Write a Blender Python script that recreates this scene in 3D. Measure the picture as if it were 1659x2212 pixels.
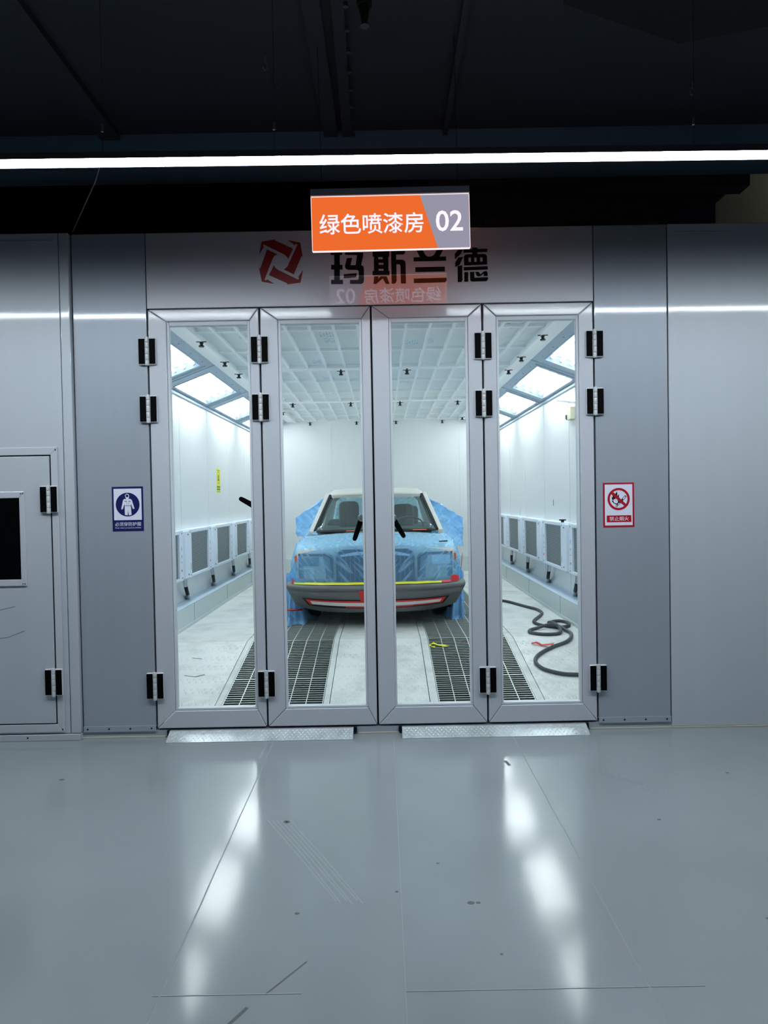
import bpy, bmesh, math, random
from mathutils import Vector, Matrix, noise
random.seed(7)
for o in list(bpy.data.objects):
    bpy.data.objects.remove(o)
S = bpy.context.scene
COL = S.collection
rad = math.radians

# ------------------------------------------------------------------ camera
cam_d = bpy.data.cameras.new('camera')
cam = bpy.data.objects.new('camera', cam_d)
COL.objects.link(cam)
cam_d.sensor_fit = 'VERTICAL'
cam_d.sensor_height = 36.0
cam_d.lens = 36.0 * 1500.0 / 2212.0
cam_d.clip_start = 0.05
cam_d.clip_end = 200
_y, _p, _r = rad(0.1), rad(-1.13), rad(-1.02)
fwd = Vector((math.sin(_y) * math.cos(_p), math.cos(_y) * math.cos(_p), math.sin(_p)))
r0 = Vector((math.cos(_y), -math.sin(_y), 0))
u0 = r0.cross(fwd)
rt = r0 * math.cos(_r) + u0 * math.sin(_r)
up = -r0 * math.sin(_r) + u0 * math.cos(_r)
cam.matrix_world = Matrix(((rt.x, up.x, -fwd.x, 0), (rt.y, up.y, -fwd.y, -4.85), (rt.z, up.z, -fwd.z, 1.65), (0, 0, 0, 1)))
S.camera = cam

# ------------------------------------------------------------------ world, exposure, light levels
TUBE_OUT = 70.0        # long LED light in the hall
TUBE_IN = 23.5         # fluorescent tubes in the booth fixtures
SIGN = 1.0
w = bpy.data.worlds.new('world')
S.world = w
w.use_nodes = True
w.node_tree.nodes['Background'].inputs[0].default_value = (0.55, 0.7, 0.9, 1)
w.node_tree.nodes['Background'].inputs[1].default_value = 0.02
S.view_settings.view_transform = 'Standard'
S.view_settings.look = 'None'
S.view_settings.exposure = 0.0
S.view_settings.gamma = 1.0
S.view_settings.use_curve_mapping = False
S.cycles.max_bounces = 18
S.cycles.diffuse_bounces = 14
S.cycles.glossy_bounces = 5
S.cycles.transmission_bounces = 8
S.cycles.transparent_max_bounces = 20
S.cycles.caustics_reflective = False
S.cycles.caustics_refractive = False
S.cycles.sample_clamp_indirect = 6.0
S.cycles.use_denoising = True


# ------------------------------------------------------------------ materials
def lin(c):
    return tuple(((v / 255) / 12.92 if v / 255 <= 0.04045 else ((v / 255 + 0.055) / 1.055) ** 2.4) for v in c) + (1.0,)


def nd(nt, typ, **kw):
    n = nt.nodes.new(typ)
    for k, v in kw.items():
        setattr(n, k, v)
    return n


def mat(name, rgb, rough=0.5, metal=0.0, coat=0.0, coat_rough=0.05, var=0.0, vscale=8.0, bump=0.0, bscale=40.0, stretch=(1, 1, 1), spec=0.5):
    m = bpy.data.materials.new(name)
    m.use_nodes = True
    nt = m.node_tree
    b = nt.nodes['Principled BSDF']
    b.inputs['Base Color'].default_value = lin(rgb)
    b.inputs['Roughness'].default_value = rough
    b.inputs['Metallic'].default_value = metal
    b.inputs['Coat Weight'].default_value = coat
    b.inputs['Coat Roughness'].default_value = coat_rough
    b.inputs['Specular IOR Level'].default_value = spec
    if var or bump:
        tc = nd(nt, 'ShaderNodeTexCoord')
        mp = nd(nt, 'ShaderNodeMapping')
        mp.inputs['Scale'].default_value = stretch
        nt.links.new(tc.outputs['Object'], mp.inputs[0])
    if var:
        n = nd(nt, 'ShaderNodeTexNoise')
        n.inputs['Scale'].default_value = vscale
        n.inputs['Detail'].default_value = 5
        nt.links.new(mp.outputs[0], n.inputs['Vector'])
        mx = nd(nt, 'ShaderNodeMix', data_type='RGBA')
        c = lin(rgb)
        mx.inputs[6].default_value = tuple(max(0, v * (1 - var)) for v in c[:3]) + (1,)
        mx.inputs[7].default_value = tuple(min(1, v * (1 + var)) for v in c[:3]) + (1,)
        nt.links.new(n.outputs['Fac'], mx.inputs[0])
        nt.links.new(mx.outputs[2], b.inputs['Base Color'])
    if bump:
        n = nd(nt, 'ShaderNodeTexNoise')
        n.inputs['Scale'].default_value = bscale
        n.inputs['Detail'].default_value = 3
        nt.links.new(mp.outputs[0], n.inputs['Vector'])
        bp = nd(nt, 'ShaderNodeBump')
        bp.inputs['Strength'].default_value = bump
        bp.inputs['Distance'].default_value = 0.01
        nt.links.new(n.outputs['Fac'], bp.inputs['Height'])
        nt.links.new(bp.outputs[0], b.inputs['Normal'])
        nt.links.new(bp.outputs[0], b.inputs['Coat Normal'])
    return m


def emit(name, rgb, strength, linear=None):
    m = bpy.data.materials.new(name)
    m.use_nodes = True
    nt = m.node_tree
    nt.nodes.remove(nt.nodes['Principled BSDF'])
    e = nd(nt, 'ShaderNodeEmission')
    e.inputs[0].default_value = linear or lin(rgb)
    e.inputs[1].default_value = strength
    nt.links.new(e.outputs[0], nt.nodes['Material Output'].inputs[0])
    return m


def glass(name, tint=(1, 1, 1), refl=1.0, rough=0.0):
    """Flat sheet glass: clear with a Fresnel reflection."""
    m = bpy.data.materials.new(name)
    m.use_nodes = True
    nt = m.node_tree
    nt.nodes.remove(nt.nodes['Principled BSDF'])
    t = nd(nt, 'ShaderNodeBsdfTransparent')
    t.inputs[0].default_value = tuple(tint) + (1,)
    g = nd(nt, 'ShaderNodeBsdfGlossy')
    g.inputs['Roughness'].default_value = rough
    f = nd(nt, 'ShaderNodeFresnel')
    f.inputs[0].default_value = 1.45
    mul = nd(nt, 'ShaderNodeMath', operation='MULTIPLY')
    mul.inputs[1].default_value = refl
    geo = nd(nt, 'ShaderNodeNewGeometry')
    inv = nd(nt, 'ShaderNodeMath', operation='SUBTRACT')
    inv.inputs[0].default_value = 1.0
    nt.links.new(geo.outputs['Backfacing'], inv.inputs[1])
    mul2 = nd(nt, 'ShaderNodeMath', operation='MULTIPLY')
    mx = nd(nt, 'ShaderNodeMixShader')
    nt.links.new(f.outputs[0], mul.inputs[0])
    nt.links.new(mul.outputs[0], mul2.inputs[0])
    nt.links.new(inv.outputs[0], mul2.inputs[1])
    nt.links.new(mul2.outputs[0], mx.inputs[0])
    nt.links.new(t.outputs[0], mx.inputs[1])
    nt.links.new(g.outputs[0], mx.inputs[2])
    nt.links.new(mx.outputs[0], nt.nodes['Material Output'].inputs[0])
    return m


def film(name, base=(120, 190, 240), clear=0.45, tint=(0.62, 0.83, 0.97), bstr=0.6, scale=14.0):
    """Thin pale blue plastic sheet: part clear, part milky, creased along diagonals."""
    m = bpy.data.materials.new(name)
    m.use_nodes = True
    nt = m.node_tree
    b = nt.nodes['Principled BSDF']
    b.inputs['Base Color'].default_value = lin(base)
    b.inputs['Roughness'].default_value = 0.28
    tc = nd(nt, 'ShaderNodeTexCoord')
    sp = nd(nt, 'ShaderNodeSeparateXYZ')
    nt.links.new(tc.outputs['Object'], sp.inputs[0])
    ab = nd(nt, 'ShaderNodeMath', operation='ABSOLUTE')
    nt.links.new(sp.outputs[0], ab.inputs[0])
    zz = nd(nt, 'ShaderNodeMath', operation='MULTIPLY')
    zz.inputs[1].default_value = -0.95
    nt.links.new(sp.outputs[2], zz.inputs[0])
    ad = nd(nt, 'ShaderNodeMath', operation='ADD')
    nt.links.new(ab.outputs[0], ad.inputs[0])
    nt.links.new(zz.outputs[0], ad.inputs[1])
    cb = nd(nt, 'ShaderNodeCombineXYZ')
    nt.links.new(ad.outputs[0], cb.inputs[0])
    yy = nd(nt, 'ShaderNodeMath', operation='MULTIPLY')
    yy.inputs[1].default_value = 0.18
    nt.links.new(sp.outputs[2], yy.inputs[0])
    nt.links.new(yy.outputs[0], cb.inputs[1])
    y2 = nd(nt, 'ShaderNodeMath', operation='MULTIPLY')
    y2.inputs[1].default_value = 0.3
    nt.links.new(sp.outputs[1], y2.inputs[0])
    nt.links.new(y2.outputs[0], cb.inputs[2])
    n = nd(nt, 'ShaderNodeTexNoise')
    n.inputs['Scale'].default_value = scale * 2.2
    n.inputs['Detail'].default_value = 2.5
    n.inputs['Roughness'].default_value = 0.55
    nt.links.new(cb.outputs[0], n.inputs['Vector'])
    rp = nd(nt, 'ShaderNodeValToRGB')
    rp.color_ramp.elements[0].position = 0.52
    rp.color_ramp.elements[0].color = (0, 0, 0, 1)
    rp.color_ramp.elements[1].position = 0.74
    rp.color_ramp.elements[1].color = (1, 1, 1, 1)
    nt.links.new(n.outputs['Fac'], rp.inputs[0])
    bp = nd(nt, 'ShaderNodeBump')
    bp.inputs['Strength'].default_value = bstr
    bp.inputs['Distance'].default_value = 0.015
    nt.links.new(n.outputs['Fac'], bp.inputs['Height'])
    nt.links.new(bp.outputs[0], b.inputs['Normal'])
    fac = nd(nt, 'ShaderNodeMapRange')
    fac.inputs['To Min'].default_value = 1 - clear
    fac.inputs['To Max'].default_value = min(1.0, 1 - clear + 0.46)
    nt.links.new(rp.outputs[0], fac.inputs[0])
    t = nd(nt, 'ShaderNodeBsdfTransparent')
    t.inputs[0].default_value = tuple(tint) + (1,)
    tl = nd(nt, 'ShaderNodeBsdfTranslucent')
    tl.inputs[0].default_value = lin(base)
    m1 = nd(nt, 'ShaderNodeMixShader')
    m1.inputs[0].default_value = 0.18
    nt.links.new(b.outputs[0], m1.inputs[1])
    nt.links.new(tl.outputs[0], m1.inputs[2])
    mx = nd(nt, 'ShaderNodeMixShader')
    nt.links.new(fac.outputs[0], mx.inputs[0])
    nt.links.new(t.outputs[0], mx.inputs[1])
    nt.links.new(m1.outputs[0], mx.inputs[2])
    nt.links.new(mx.outputs[0], nt.nodes['Material Output'].inputs[0])
    return m


def checker_plate(name, rgb, rough=0.4, metal=0.2, scale=26.0, dirt=0.25, bump=0.5):
    """Tread plate: raised lozenges as bump, with worn and dirty patches."""
    m = bpy.data.materials.new(name)
    m.use_nodes = True
    nt = m.node_tree
    b = nt.nodes['Principled BSDF']
    b.inputs['Roughness'].default_value = rough
    b.inputs['Metallic'].default_value = metal
    tc = nd(nt, 'ShaderNodeTexCoord')
    waves = []
    for ang in (45, -45):
        mp = nd(nt, 'ShaderNodeMapping')
        mp.inputs['Rotation'].default_value = (0, 0, rad(ang))
        mp.inputs['Scale'].default_value = (scale, scale * 0.42, scale)
        nt.links.new(tc.outputs['Object'], mp.inputs[0])
        v = nd(nt, 'ShaderNodeTexVoronoi', feature='F1')
        v.inputs['Scale'].default_value = 1.0
        v.inputs['Randomness'].default_value = 0.05
        nt.links.new(mp.outputs[0], v.inputs['Vector'])
        rp = nd(nt, 'ShaderNodeMapRange')
        rp.inputs['From Min'].default_value = 0.34
        rp.inputs['From Max'].default_value = 0.24
        nt.links.new(v.outputs['Distance'], rp.inputs[0])
        waves.append(rp)
    mxm = nd(nt, 'ShaderNodeMath', operation='MAXIMUM')
    nt.links.new(waves[0].outputs[0], mxm.inputs[0])
    nt.links.new(waves[1].outputs[0], mxm.inputs[1])
    bp = nd(nt, 'ShaderNodeBump')
    bp.inputs['Strength'].default_value = bump
    bp.inputs['Distance'].default_value = 0.003
    nt.links.new(mxm.outputs[0], bp.inputs['Height'])
    nt.links.new(bp.outputs[0], b.inputs['Normal'])
    n = nd(nt, 'ShaderNodeTexNoise')
    n.inputs['Scale'].default_value = 2.6
    n.inputs['Detail'].default_value = 8
    n.inputs['Roughness'].default_value = 0.7
    nt.links.new(tc.outputs['Object'], n.inputs['Vector'])
    cr = nd(nt, 'ShaderNodeValToRGB')
    c = lin(rgb)
    cr.color_ramp.elements[0].position = 0.30
    cr.color_ramp.elements[0].color = tuple(v * (1 - dirt * 1.6) for v in c[:3]) + (1,)
    cr.color_ramp.elements[1].position = 0.55
    cr.color_ramp.elements[1].color = c
    nt.links.new(n.outputs['Fac'], cr.inputs[0])
    nt.links.new(cr.outputs[0], b.inputs['Base Color'])
    return m


M = {}
M['grey_panel'] = mat('grey_panel', (166, 175, 187), 0.42, 0.25, 0.8, 0.07, 0.05, 1.6, 0.04, 3.0, (8, 1, 0.5))
M['white_panel'] = mat('white_panel', (192, 200, 209), 0.45, 0.15, 0.7, 0.075, 0.04, 1.4, 0.03, 3.0, (6, 1, 0.5))
M['header_panel'] = mat('header_panel', (198, 199, 208), 0.40, 0.25, 1.0, 0.025, 0.03, 1.2, 0.004, 2.0)
M['header_panel'].node_tree.nodes['Principled BSDF'].inputs['Coat IOR'].default_value = 2.1
M['door_frame'] = mat('door_frame', (196, 201, 211), 0.4, 0.1, 0.5, 0.10)
M['bead'] = mat('bead', (205, 212, 220), 0.4)
M['seal'] = mat('seal', (8, 8, 9), 0.7)
M['black_pad'] = mat('black_pad', (7, 7, 9), 0.6, spec=0.04)
M['hinge_metal'] = mat('hinge_metal', (205, 208, 212), 0.42, 0.1)
M['aluminium'] = mat('aluminium', (178, 190, 200), 0.4, 0.4)
M['screw'] = mat('screw', (38, 40, 44), 0.4, 0.8)
M['glass'] = glass('glass', (0.985, 0.995, 0.993), 1.0)
M['dark_glass'] = mat('dark_glass', (4, 5, 7), 0.05)
M['vinyl_black'] = mat('vinyl_black', (4, 4, 5), 0.5, 0, 0.8, 0.03, spec=0.1)
M['vinyl_red'] = mat('vinyl_red', (132, 20, 24), 0.35)
M['notice_blue'] = mat('notice_blue', (22, 26, 92), 0.4)
M['notice_white'] = mat('notice_white', (225, 228, 245), 0.4)
M['notice_red'] = mat('notice_red', (175, 16, 38), 0.4)
M['notice_black'] = mat('notice_black', (12, 12, 16), 0.4)
M['ceiling_black'] = mat('ceiling_black', (46, 51, 58), 0.75, 0, 0, 0, 0.25, 1.5)
M['duct_black'] = mat('duct_black', (92, 98, 112), 0.6)
M['beam_glow_tint'] = mat('beam_glow_tint', (104, 136, 158), 0.7, 0, 0, 0, 0.1, 1.0)  # blue-grey puts the long light's glow into the black beam's colour
M['pit_black'] = mat('pit_black', (14, 14, 16), 0.8)
M['strut'] = mat('strut', (80, 84, 92), 0.5, 0.3)
M['beige_wall'] = mat('beige_wall', (150, 150, 135), 0.8)
M['housing'] = mat('housing', (88, 90, 96), 0.5)
M['sign_rail'] = mat('sign_rail', (190, 192, 206), 0.4, 0.3)
M['led'] = emit('led', (255, 255, 255), TUBE_OUT, (0.86, 0.95, 1.0, 1))
M['led_dim'] = emit('led_dim', (255, 255, 255), 36.0, (1.0, 0.98, 0.9, 1))
M['tube'] = emit('tube', (255, 255, 255), TUBE_IN, (0.965, 0.99, 0.985, 1))
M['orange_lit'] = emit('orange_lit', (238, 108, 46), SIGN)
M['grey_lit'] = emit('grey_lit', (150, 148, 166), SIGN)
M['letters_lit'] = emit('letters_lit', (246, 234, 255), SIGN * 1.15)
M['edge_lit'] = emit('edge_lit', (250, 225, 225), SIGN * 1.2)
M['booth_white'] = mat('booth_white', (220, 224, 225), 0.38, 0, 0.15, 0.2, 0.02, 0.8)
M['booth_floor_base'] = mat('booth_floor_base', (40, 50, 46), 0.6)
M['fabric'] = mat('fabric', (236, 240, 240), 0.9, 0, 0, 0, 0.05, 2.0, 0.3, 14.0, (1, 3, 1))
M['rib'] = mat('rib', (246, 249, 250), 0.5)
M['print_blue'] = mat('print_blue', (170, 204, 232), 0.8)
M['masking_beige'] = mat('masking_beige', (196, 186, 160), 0.8)
M['lamp_frame'] = mat('lamp_frame', (172, 190, 206), 0.45, 0.15)
M['lamp_tray'] = mat('lamp_tray', (196, 212, 226), 0.5)
M['heater_white'] = mat('heater_white', (226, 236, 248), 0.4)
M['rubber'] = mat('rubber', (16, 17, 19), 0.6)
M['chrome'] = mat('chrome', (190, 198, 205), 0.28, 0.8)
M['plate'] = checker_plate('plate', (232, 235, 232), 0.42, 0.0, 26, 0.20, 1.0)
M['flat_plate'] = checker_plate('flat_plate', (222, 226, 222), 0.5, 0.0, 26, 0.20, 0.1)
M['ramp_plate'] = mat('ramp_plate', (198, 208, 212), 0.30, 0.45, 0, 0, 0.40, 9.0)
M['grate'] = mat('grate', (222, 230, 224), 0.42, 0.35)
M['grate_shade'] = mat('grate_shade', (74, 86, 80), 0.5, 0.2)  # darker grate metal, painting in the shade on the bar sides
M['kerb'] = mat('kerb', (206, 216, 216), 0.42, 0.05, 0.1, 0.2)
M['kerb_top'] = mat('kerb_top', (196, 212, 226), 0.45)
M['yellow'] = mat('yellow', (226, 226, 40), 0.5)
M['yellow_notice'] = mat('yellow_notice', (216, 226, 60), 0.5)
M['green_ink'] = mat('green_ink', (60, 105, 50), 0.6)
M['orange_ink'] = mat('orange_ink', (200, 140, 50), 0.6)
M['red_tape'] = mat('red_tape', (205, 42, 40), 0.5)
M['orange_tape'] = mat('orange_tape', (232, 110, 70), 0.5)
M['primer'] = mat('primer', (214, 214, 207), 0.5, 0, 0, 0, 0.06, 4.0)
M['bumper_grey'] = mat('bumper_grey', (104, 108, 108), 0.55, 0, 0, 0, 0.06, 5.0)
M['paper'] = mat('paper', (218, 220, 214), 0.8, 0, 0, 0, 0.05, 8, 0.6, 22.0)
M['grille_dark'] = mat('grille_dark', (48, 66, 90), 0.35)
M['lamp_dark'] = mat('lamp_dark', (118, 142, 158), 0.2)
M['lamp_white'] = mat('lamp_white', (225, 235, 245), 0.3)
M['amber'] = mat('amber', (214, 96, 48), 0.3)
M['cabin'] = mat('cabin', (104, 112, 114), 0.7)
M['seat'] = mat('seat', (96, 106, 110), 0.8)
M['windscreen'] = glass('windscreen', (0.86, 0.93, 0.92), 2.2)
M['film'] = film('film', (160, 214, 255), 0.76, (0.68, 0.88, 1.0), scale=10)
M['film_fold'] = film('film_fold', (150, 208, 253), 0.34, (0.66, 0.87, 0.99), scale=7, bstr=1.0)
M['cream'] = mat('cream', (222, 218, 190), 0.5)
M['caulk'] = mat('caulk', (172, 174, 164), 0.7)
M['floor_mark'] = mat('floor_mark', (147, 155, 161), 0.35)
M['dark_mark'] = mat('dark_mark', (84, 89, 93), 0.6)
M['hose'] = mat('hose', (66, 70, 76), 0.5)
M['sticker'] = mat('sticker', (176, 184, 192), 0.5)


def floor_material():
    m = bpy.data.materials.new('epoxy_floor')
    m.use_nodes = True
    nt = m.node_tree
    b = nt.nodes['Principled BSDF']
    tc = nd(nt, 'ShaderNodeTexCoord')
    n = nd(nt, 'ShaderNodeTexNoise')
    n.inputs['Scale'].default_value = 0.9
    n.inputs['Detail'].default_value = 7
    nt.links.new(tc.outputs['Object'], n.inputs['Vector'])
    cr = nd(nt, 'ShaderNodeValToRGB')
    cr.color_ramp.elements[0].position = 0.25
    cr.color_ramp.elements[0].color = lin((132, 140, 145))
    cr.color_ramp.elements[1].position = 0.75
    cr.color_ramp.elements[1].color = lin((145, 153, 158))
    nt.links.new(n.outputs['Fac'], cr.inputs[0])
    nt.links.new(cr.outputs[0], b.inputs['Base Color'])
    n2 = nd(nt, 'ShaderNodeTexNoise')
    n2.inputs['Scale'].default_value = 2.2
    n2.inputs['Detail'].default_value = 6
    nt.links.new(tc.outputs['Object'], n2.inputs['Vector'])
    mr = nd(nt, 'ShaderNodeMapRange')
    mr.inputs['To Min'].default_value = 0.085
    mr.inputs['To Max'].default_value = 0.17
    nt.links.new(n2.outputs['Fac'], mr.inputs[0])
    nt.links.new(mr.outputs[0], b.inputs['Roughness'])
    n3 = nd(nt, 'ShaderNodeTexNoise')
    n3.inputs['Scale'].default_value = 160
    n3.inputs['Detail'].default_value = 2
    nt.links.new(tc.outputs['Object'], n3.inputs['Vector'])
    n4 = nd(nt, 'ShaderNodeTexNoise')
    n4.inputs['Scale'].default_value = 5
    nt.links.new(tc.outputs['Object'], n4.inputs['Vector'])
    bp = nd(nt, 'ShaderNodeBump')
    bp.inputs['Strength'].default_value = 0.025
    bp.inputs['Distance'].default_value = 0.002
    nt.links.new(n3.outputs['Fac'], bp.inputs['Height'])
    bp2 = nd(nt, 'ShaderNodeBump')
    bp2.inputs['Strength'].default_value = 0.03
    bp2.inputs['Distance'].default_value = 0.01
    nt.links.new(n4.outputs['Fac'], bp2.inputs['Height'])
    nt.links.new(bp.outputs[0], bp2.inputs['Normal'])
    nt.links.new(bp2.outputs[0], b.inputs['Normal'])
    return m


M['floor'] = floor_material()


def grille_material():
    m = bpy.data.materials.new('heater_grille')
    m.use_nodes = True
    nt = m.node_tree
    b = nt.nodes['Principled BSDF']
    b.inputs['Roughness'].default_value = 0.5
    tc = nd(nt, 'ShaderNodeTexCoord')
    br = nd(nt, 'ShaderNodeTexBrick')
    br.inputs['Scale'].default_value = 1.0
    br.inputs['Color1'].default_value = lin((70, 78, 82))
    br.inputs['Color2'].default_value = lin((82, 90, 94))
    br.inputs['Mortar'].default_value = lin((142, 154, 160))
    br.inputs['Mortar Size'].default_value = 0.0035
    br.inputs['Brick Width'].default_value = 0.05
    br.inputs['Row Height'].default_value = 0.018
    sp = nd(nt, 'ShaderNodeSeparateXYZ')
    cb = nd(nt, 'ShaderNodeCombineXYZ')
    nt.links.new(tc.outputs['Object'], sp.inputs[0])
    nt.links.new(sp.outputs[1], cb.inputs[0])
    nt.links.new(sp.outputs[2], cb.inputs[1])
    nt.links.new(cb.outputs[0], br.inputs['Vector'])
    nt.links.new(br.outputs['Color'], b.inputs['Base Color'])
    return m


M['heater_grille'] = grille_material()


# ------------------------------------------------------------------ mesh helpers
class MB:
    def __init__(s):
        s.v = []
        s.f = []

    def add(s, vs, fs):
        b = len(s.v)
        s.v += [tuple(p) for p in vs]
        s.f += [tuple(b + i for i in f) for f in fs]
        return s

    def box(s, x0, x1, y0, y1, z0, z1):
        vs = [(x0, y0, z0), (x1, y0, z0), (x1, y1, z0), (x0, y1, z0), (x0, y0, z1), (x1, y0, z1), (x1, y1, z1), (x0, y1, z1)]
        return s.add(vs, [(3, 2, 1, 0), (4, 5, 6, 7), (0, 1, 5, 4), (1, 2, 6, 5), (2, 3, 7, 6), (3, 0, 4, 7)])

    def prism(s, poly, ax, a0, a1):
        """poly: 2D outline in the other two axes (x: (y,z), y: (x,z), z: (x,y))"""
        def pt(p, a):
            return {'x': (a, p[0], p[1]), 'y': (p[0], a, p[1]), 'z': (p[0], p[1], a)}[ax]
        n = len(poly)
        vs = [pt(p, a0) for p in poly] + [pt(p, a1) for p in poly]
        fs = [tuple(range(n))[::-1], tuple(range(n, 2 * n))]
        fs += [(i, (i + 1) % n, n + (i + 1) % n, n + i) for i in range(n)]
        return s.add(vs, fs)

    def cyl(s, p0, p1, r, n=12, r1=None):
        r1 = r if r1 is None else r1
        p0 = Vector(p0)
        p1 = Vector(p1)
        d = (p1 - p0).normalized()
        a = d.orthogonal().normalized()
        b = d.cross(a)
        vs = [p0 + (a * math.cos(2 * math.pi * i / n) + b * math.sin(2 * math.pi * i / n)) * r for i in range(n)]
        vs += [p1 + (a * math.cos(2 * math.pi * i / n) + b * math.sin(2 * math.pi * i / n)) * r1 for i in range(n)]
        fs = [tuple(range(n))[::-1], tuple(range(n, 2 * n))] + [(i, (i + 1) % n, n + (i + 1) % n, n + i) for i in range(n)]
        return s.add(vs, fs)

    def tube(s, pts, r, n=8, closed=False):
        pts = [Vector(p) for p in pts]
        m = len(pts)
        rings = []
        a = None
        for i in range(m):
            q0 = pts[(i - 1) % m] if (closed or i > 0) else pts[0]
            q1 = pts[(i + 1) % m] if (closed or i < m - 1) else pts[-1]
            d = (q1 - q0).normalized()
            if a is None:
                a = d.orthogonal().normalized()
            a = (a - d * a.dot(d)).normalized()
            b = d.cross(a)
            rings.append([pts[i] + (a * math.cos(2 * math.pi * k / n) + b * math.sin(2 * math.pi * k / n)) * r for k in range(n)])
        vs = [p for ring in rings for p in ring]
        fs = []
        for i in range(m if closed else m - 1):
            j = (i + 1) % m
            fs += [(i * n + k, i * n + (k + 1) % n, j * n + (k + 1) % n, j * n + k) for k in range(n)]
        if not closed:
            fs += [tuple(range(n))[::-1], tuple(range((m - 1) * n, m * n))]
        return s.add(vs, fs)

    def grid(s, fn, nu, nv):
        vs = [fn(i / nu, j / nv) for i in range(nu + 1) for j in range(nv + 1)]
        fs = [(i * (nv + 1) + j, (i + 1) * (nv + 1) + j, (i + 1) * (nv + 1) + j + 1, i * (nv + 1) + j + 1) for i in range(nu) for j in range(nv)]
        return s.add(vs, fs)

    def loft(s, rings, caps=True):
        n = len(rings[0])
        vs = [p for r in rings for p in r]
        fs = [(i * n + k, i * n + (k + 1) % n, (i + 1) * n + (k + 1) % n, (i + 1) * n + k) for i in range(len(rings) - 1) for k in range(n)]
        if caps:
            fs += [tuple(range(n))[::-1], tuple(range((len(rings) - 1) * n, len(rings) * n))]
        return s.add(vs, fs)

    def build(s, name, m, parent=None, bevel=0.0, smooth=False, seg=2, solid=0.0, subsurf=0):
        me = bpy.data.meshes.new(name)
        me.from_pydata(s.v, [], s.f)
        bm = bmesh.new()
        bm.from_mesh(me)
        bmesh.ops.recalc_face_normals(bm, faces=bm.faces)
        bm.to_mesh(me)
        bm.free()
        me.materials.append(M[m] if isinstance(m, str) else m)
        o = bpy.data.objects.new(name, me)
        COL.objects.link(o)
        if parent is not None:
            o.parent = parent
        if smooth:
            for p in me.polygons:
                p.use_smooth = True
        if solid:
            md = o.modifiers.new('solid', 'SOLIDIFY')
            md.thickness = solid
            md.offset = 0
        if bevel:
            md = o.modifiers.new('bevel', 'BEVEL')
            md.width = bevel
            md.segments = seg
            md.limit_method = 'ANGLE'
            md.angle_limit = rad(40)
        if subsurf:
            md = o.modifiers.new('subsurf', 'SUBSURF')
            md.levels = subsurf
            md.render_levels = subsurf
        return o


def tag(o, label, cat, group=None, kind=None):
    o['label'] = label
    o['category'] = cat
    if group:
        o['group'] = group
    if kind:
        o['kind'] = kind
    return o


def struct(o, label, cat):
    return tag(o, label, cat, None, 'structure')


def thing(name, label, cat, loc=(0, 0, 0), rotz=0.0, group=None, kind=None):
    o = bpy.data.objects.new(name, None)
    o.empty_display_size = 0.1
    COL.objects.link(o)
    o.location = loc
    o.rotation_euler = (0, 0, rotz)
    return tag(o, label, cat, group, kind)


def copy_tree(o, parent=None):
    c = o.copy()
    COL.objects.link(c)
    if parent is not None:
        c.parent = parent
    for ch in list(o.children):
        copy_tree(ch, c)
    return c


def dup(root, loc, label, rotz=None):
    c = copy_tree(root)
    c.location = loc
    if rotz is not None:
        c.rotation_euler = (0, 0, rotz)
    c['label'] = label
    return c


def outline(polys, y, thick=0.001, back=False):
    """Flat cut-out lettering or marks on a vertical plane: outlines (x,z), inner outlines become holes."""
    cu = bpy.data.curves.new('outline', 'CURVE')
    cu.dimensions = '2D'
    cu.fill_mode = 'BOTH'
    cu.extrude = thick / 2
    for poly in polys:
        sp = cu.splines.new('POLY')
        sp.points.add(len(poly) - 1)
        for p, q in zip(sp.points, poly):
            p.co = (q[0], q[1], 0, 1)
        sp.use_cyclic_u = True
    return _curve_to_mb(cu, lambda p: (p[0], y - p[2], p[1]))


def _curve_to_mb(cu, fn):
    ob = bpy.data.objects.new('outline', cu)
    COL.objects.link(ob)
    dg = bpy.context.evaluated_depsgraph_get()
    me = bpy.data.meshes.new_from_object(ob.evaluated_get(dg))
    mb = MB()
    mb.add([fn(v.co) for v in me.vertices], [tuple(p.vertices) for p in me.polygons])
    bpy.data.objects.remove(ob)
    bpy.data.meshes.remove(me)
    return mb


def text(body, x0, x1, z0, z1, y, bold=0.0, thick=0.001, back=False, spacing=1.0):
    """Lettering fitted to a rectangle on a vertical plane; back=True is read from the other side."""
    cu = bpy.data.curves.new('lettering', 'FONT')
    cu.body = body
    cu.size = 1.0
    cu.offset = bold
    cu.space_character = spacing
    cu.resolution_u = 3
    mb = _curve_to_mb(cu, lambda p: (p[0], p[2], p[1]))
    xs = [v[0] for v in mb.v]
    zs = [v[2] for v in mb.v]
    a, b, c, d = min(xs), max(xs), min(zs), max(zs)
    out = []
    for v in mb.v:
        u = (v[0] - a) / (b - a)
        h = (v[2] - c) / (d - c)
        x = x1 + (x0 - x1) * u if back else x0 + (x1 - x0) * u
        out.append((x, y, z0 + (z1 - z0) * h))
    m2 = MB()
    m2.add(out, mb.f)
    return m2


def disc(cx, cz, r, n=40):
    return [(cx + r * math.cos(2 * math.pi * i / n), cz + r * math.sin(2 * math.pi * i / n)) for i in range(n)]


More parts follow.
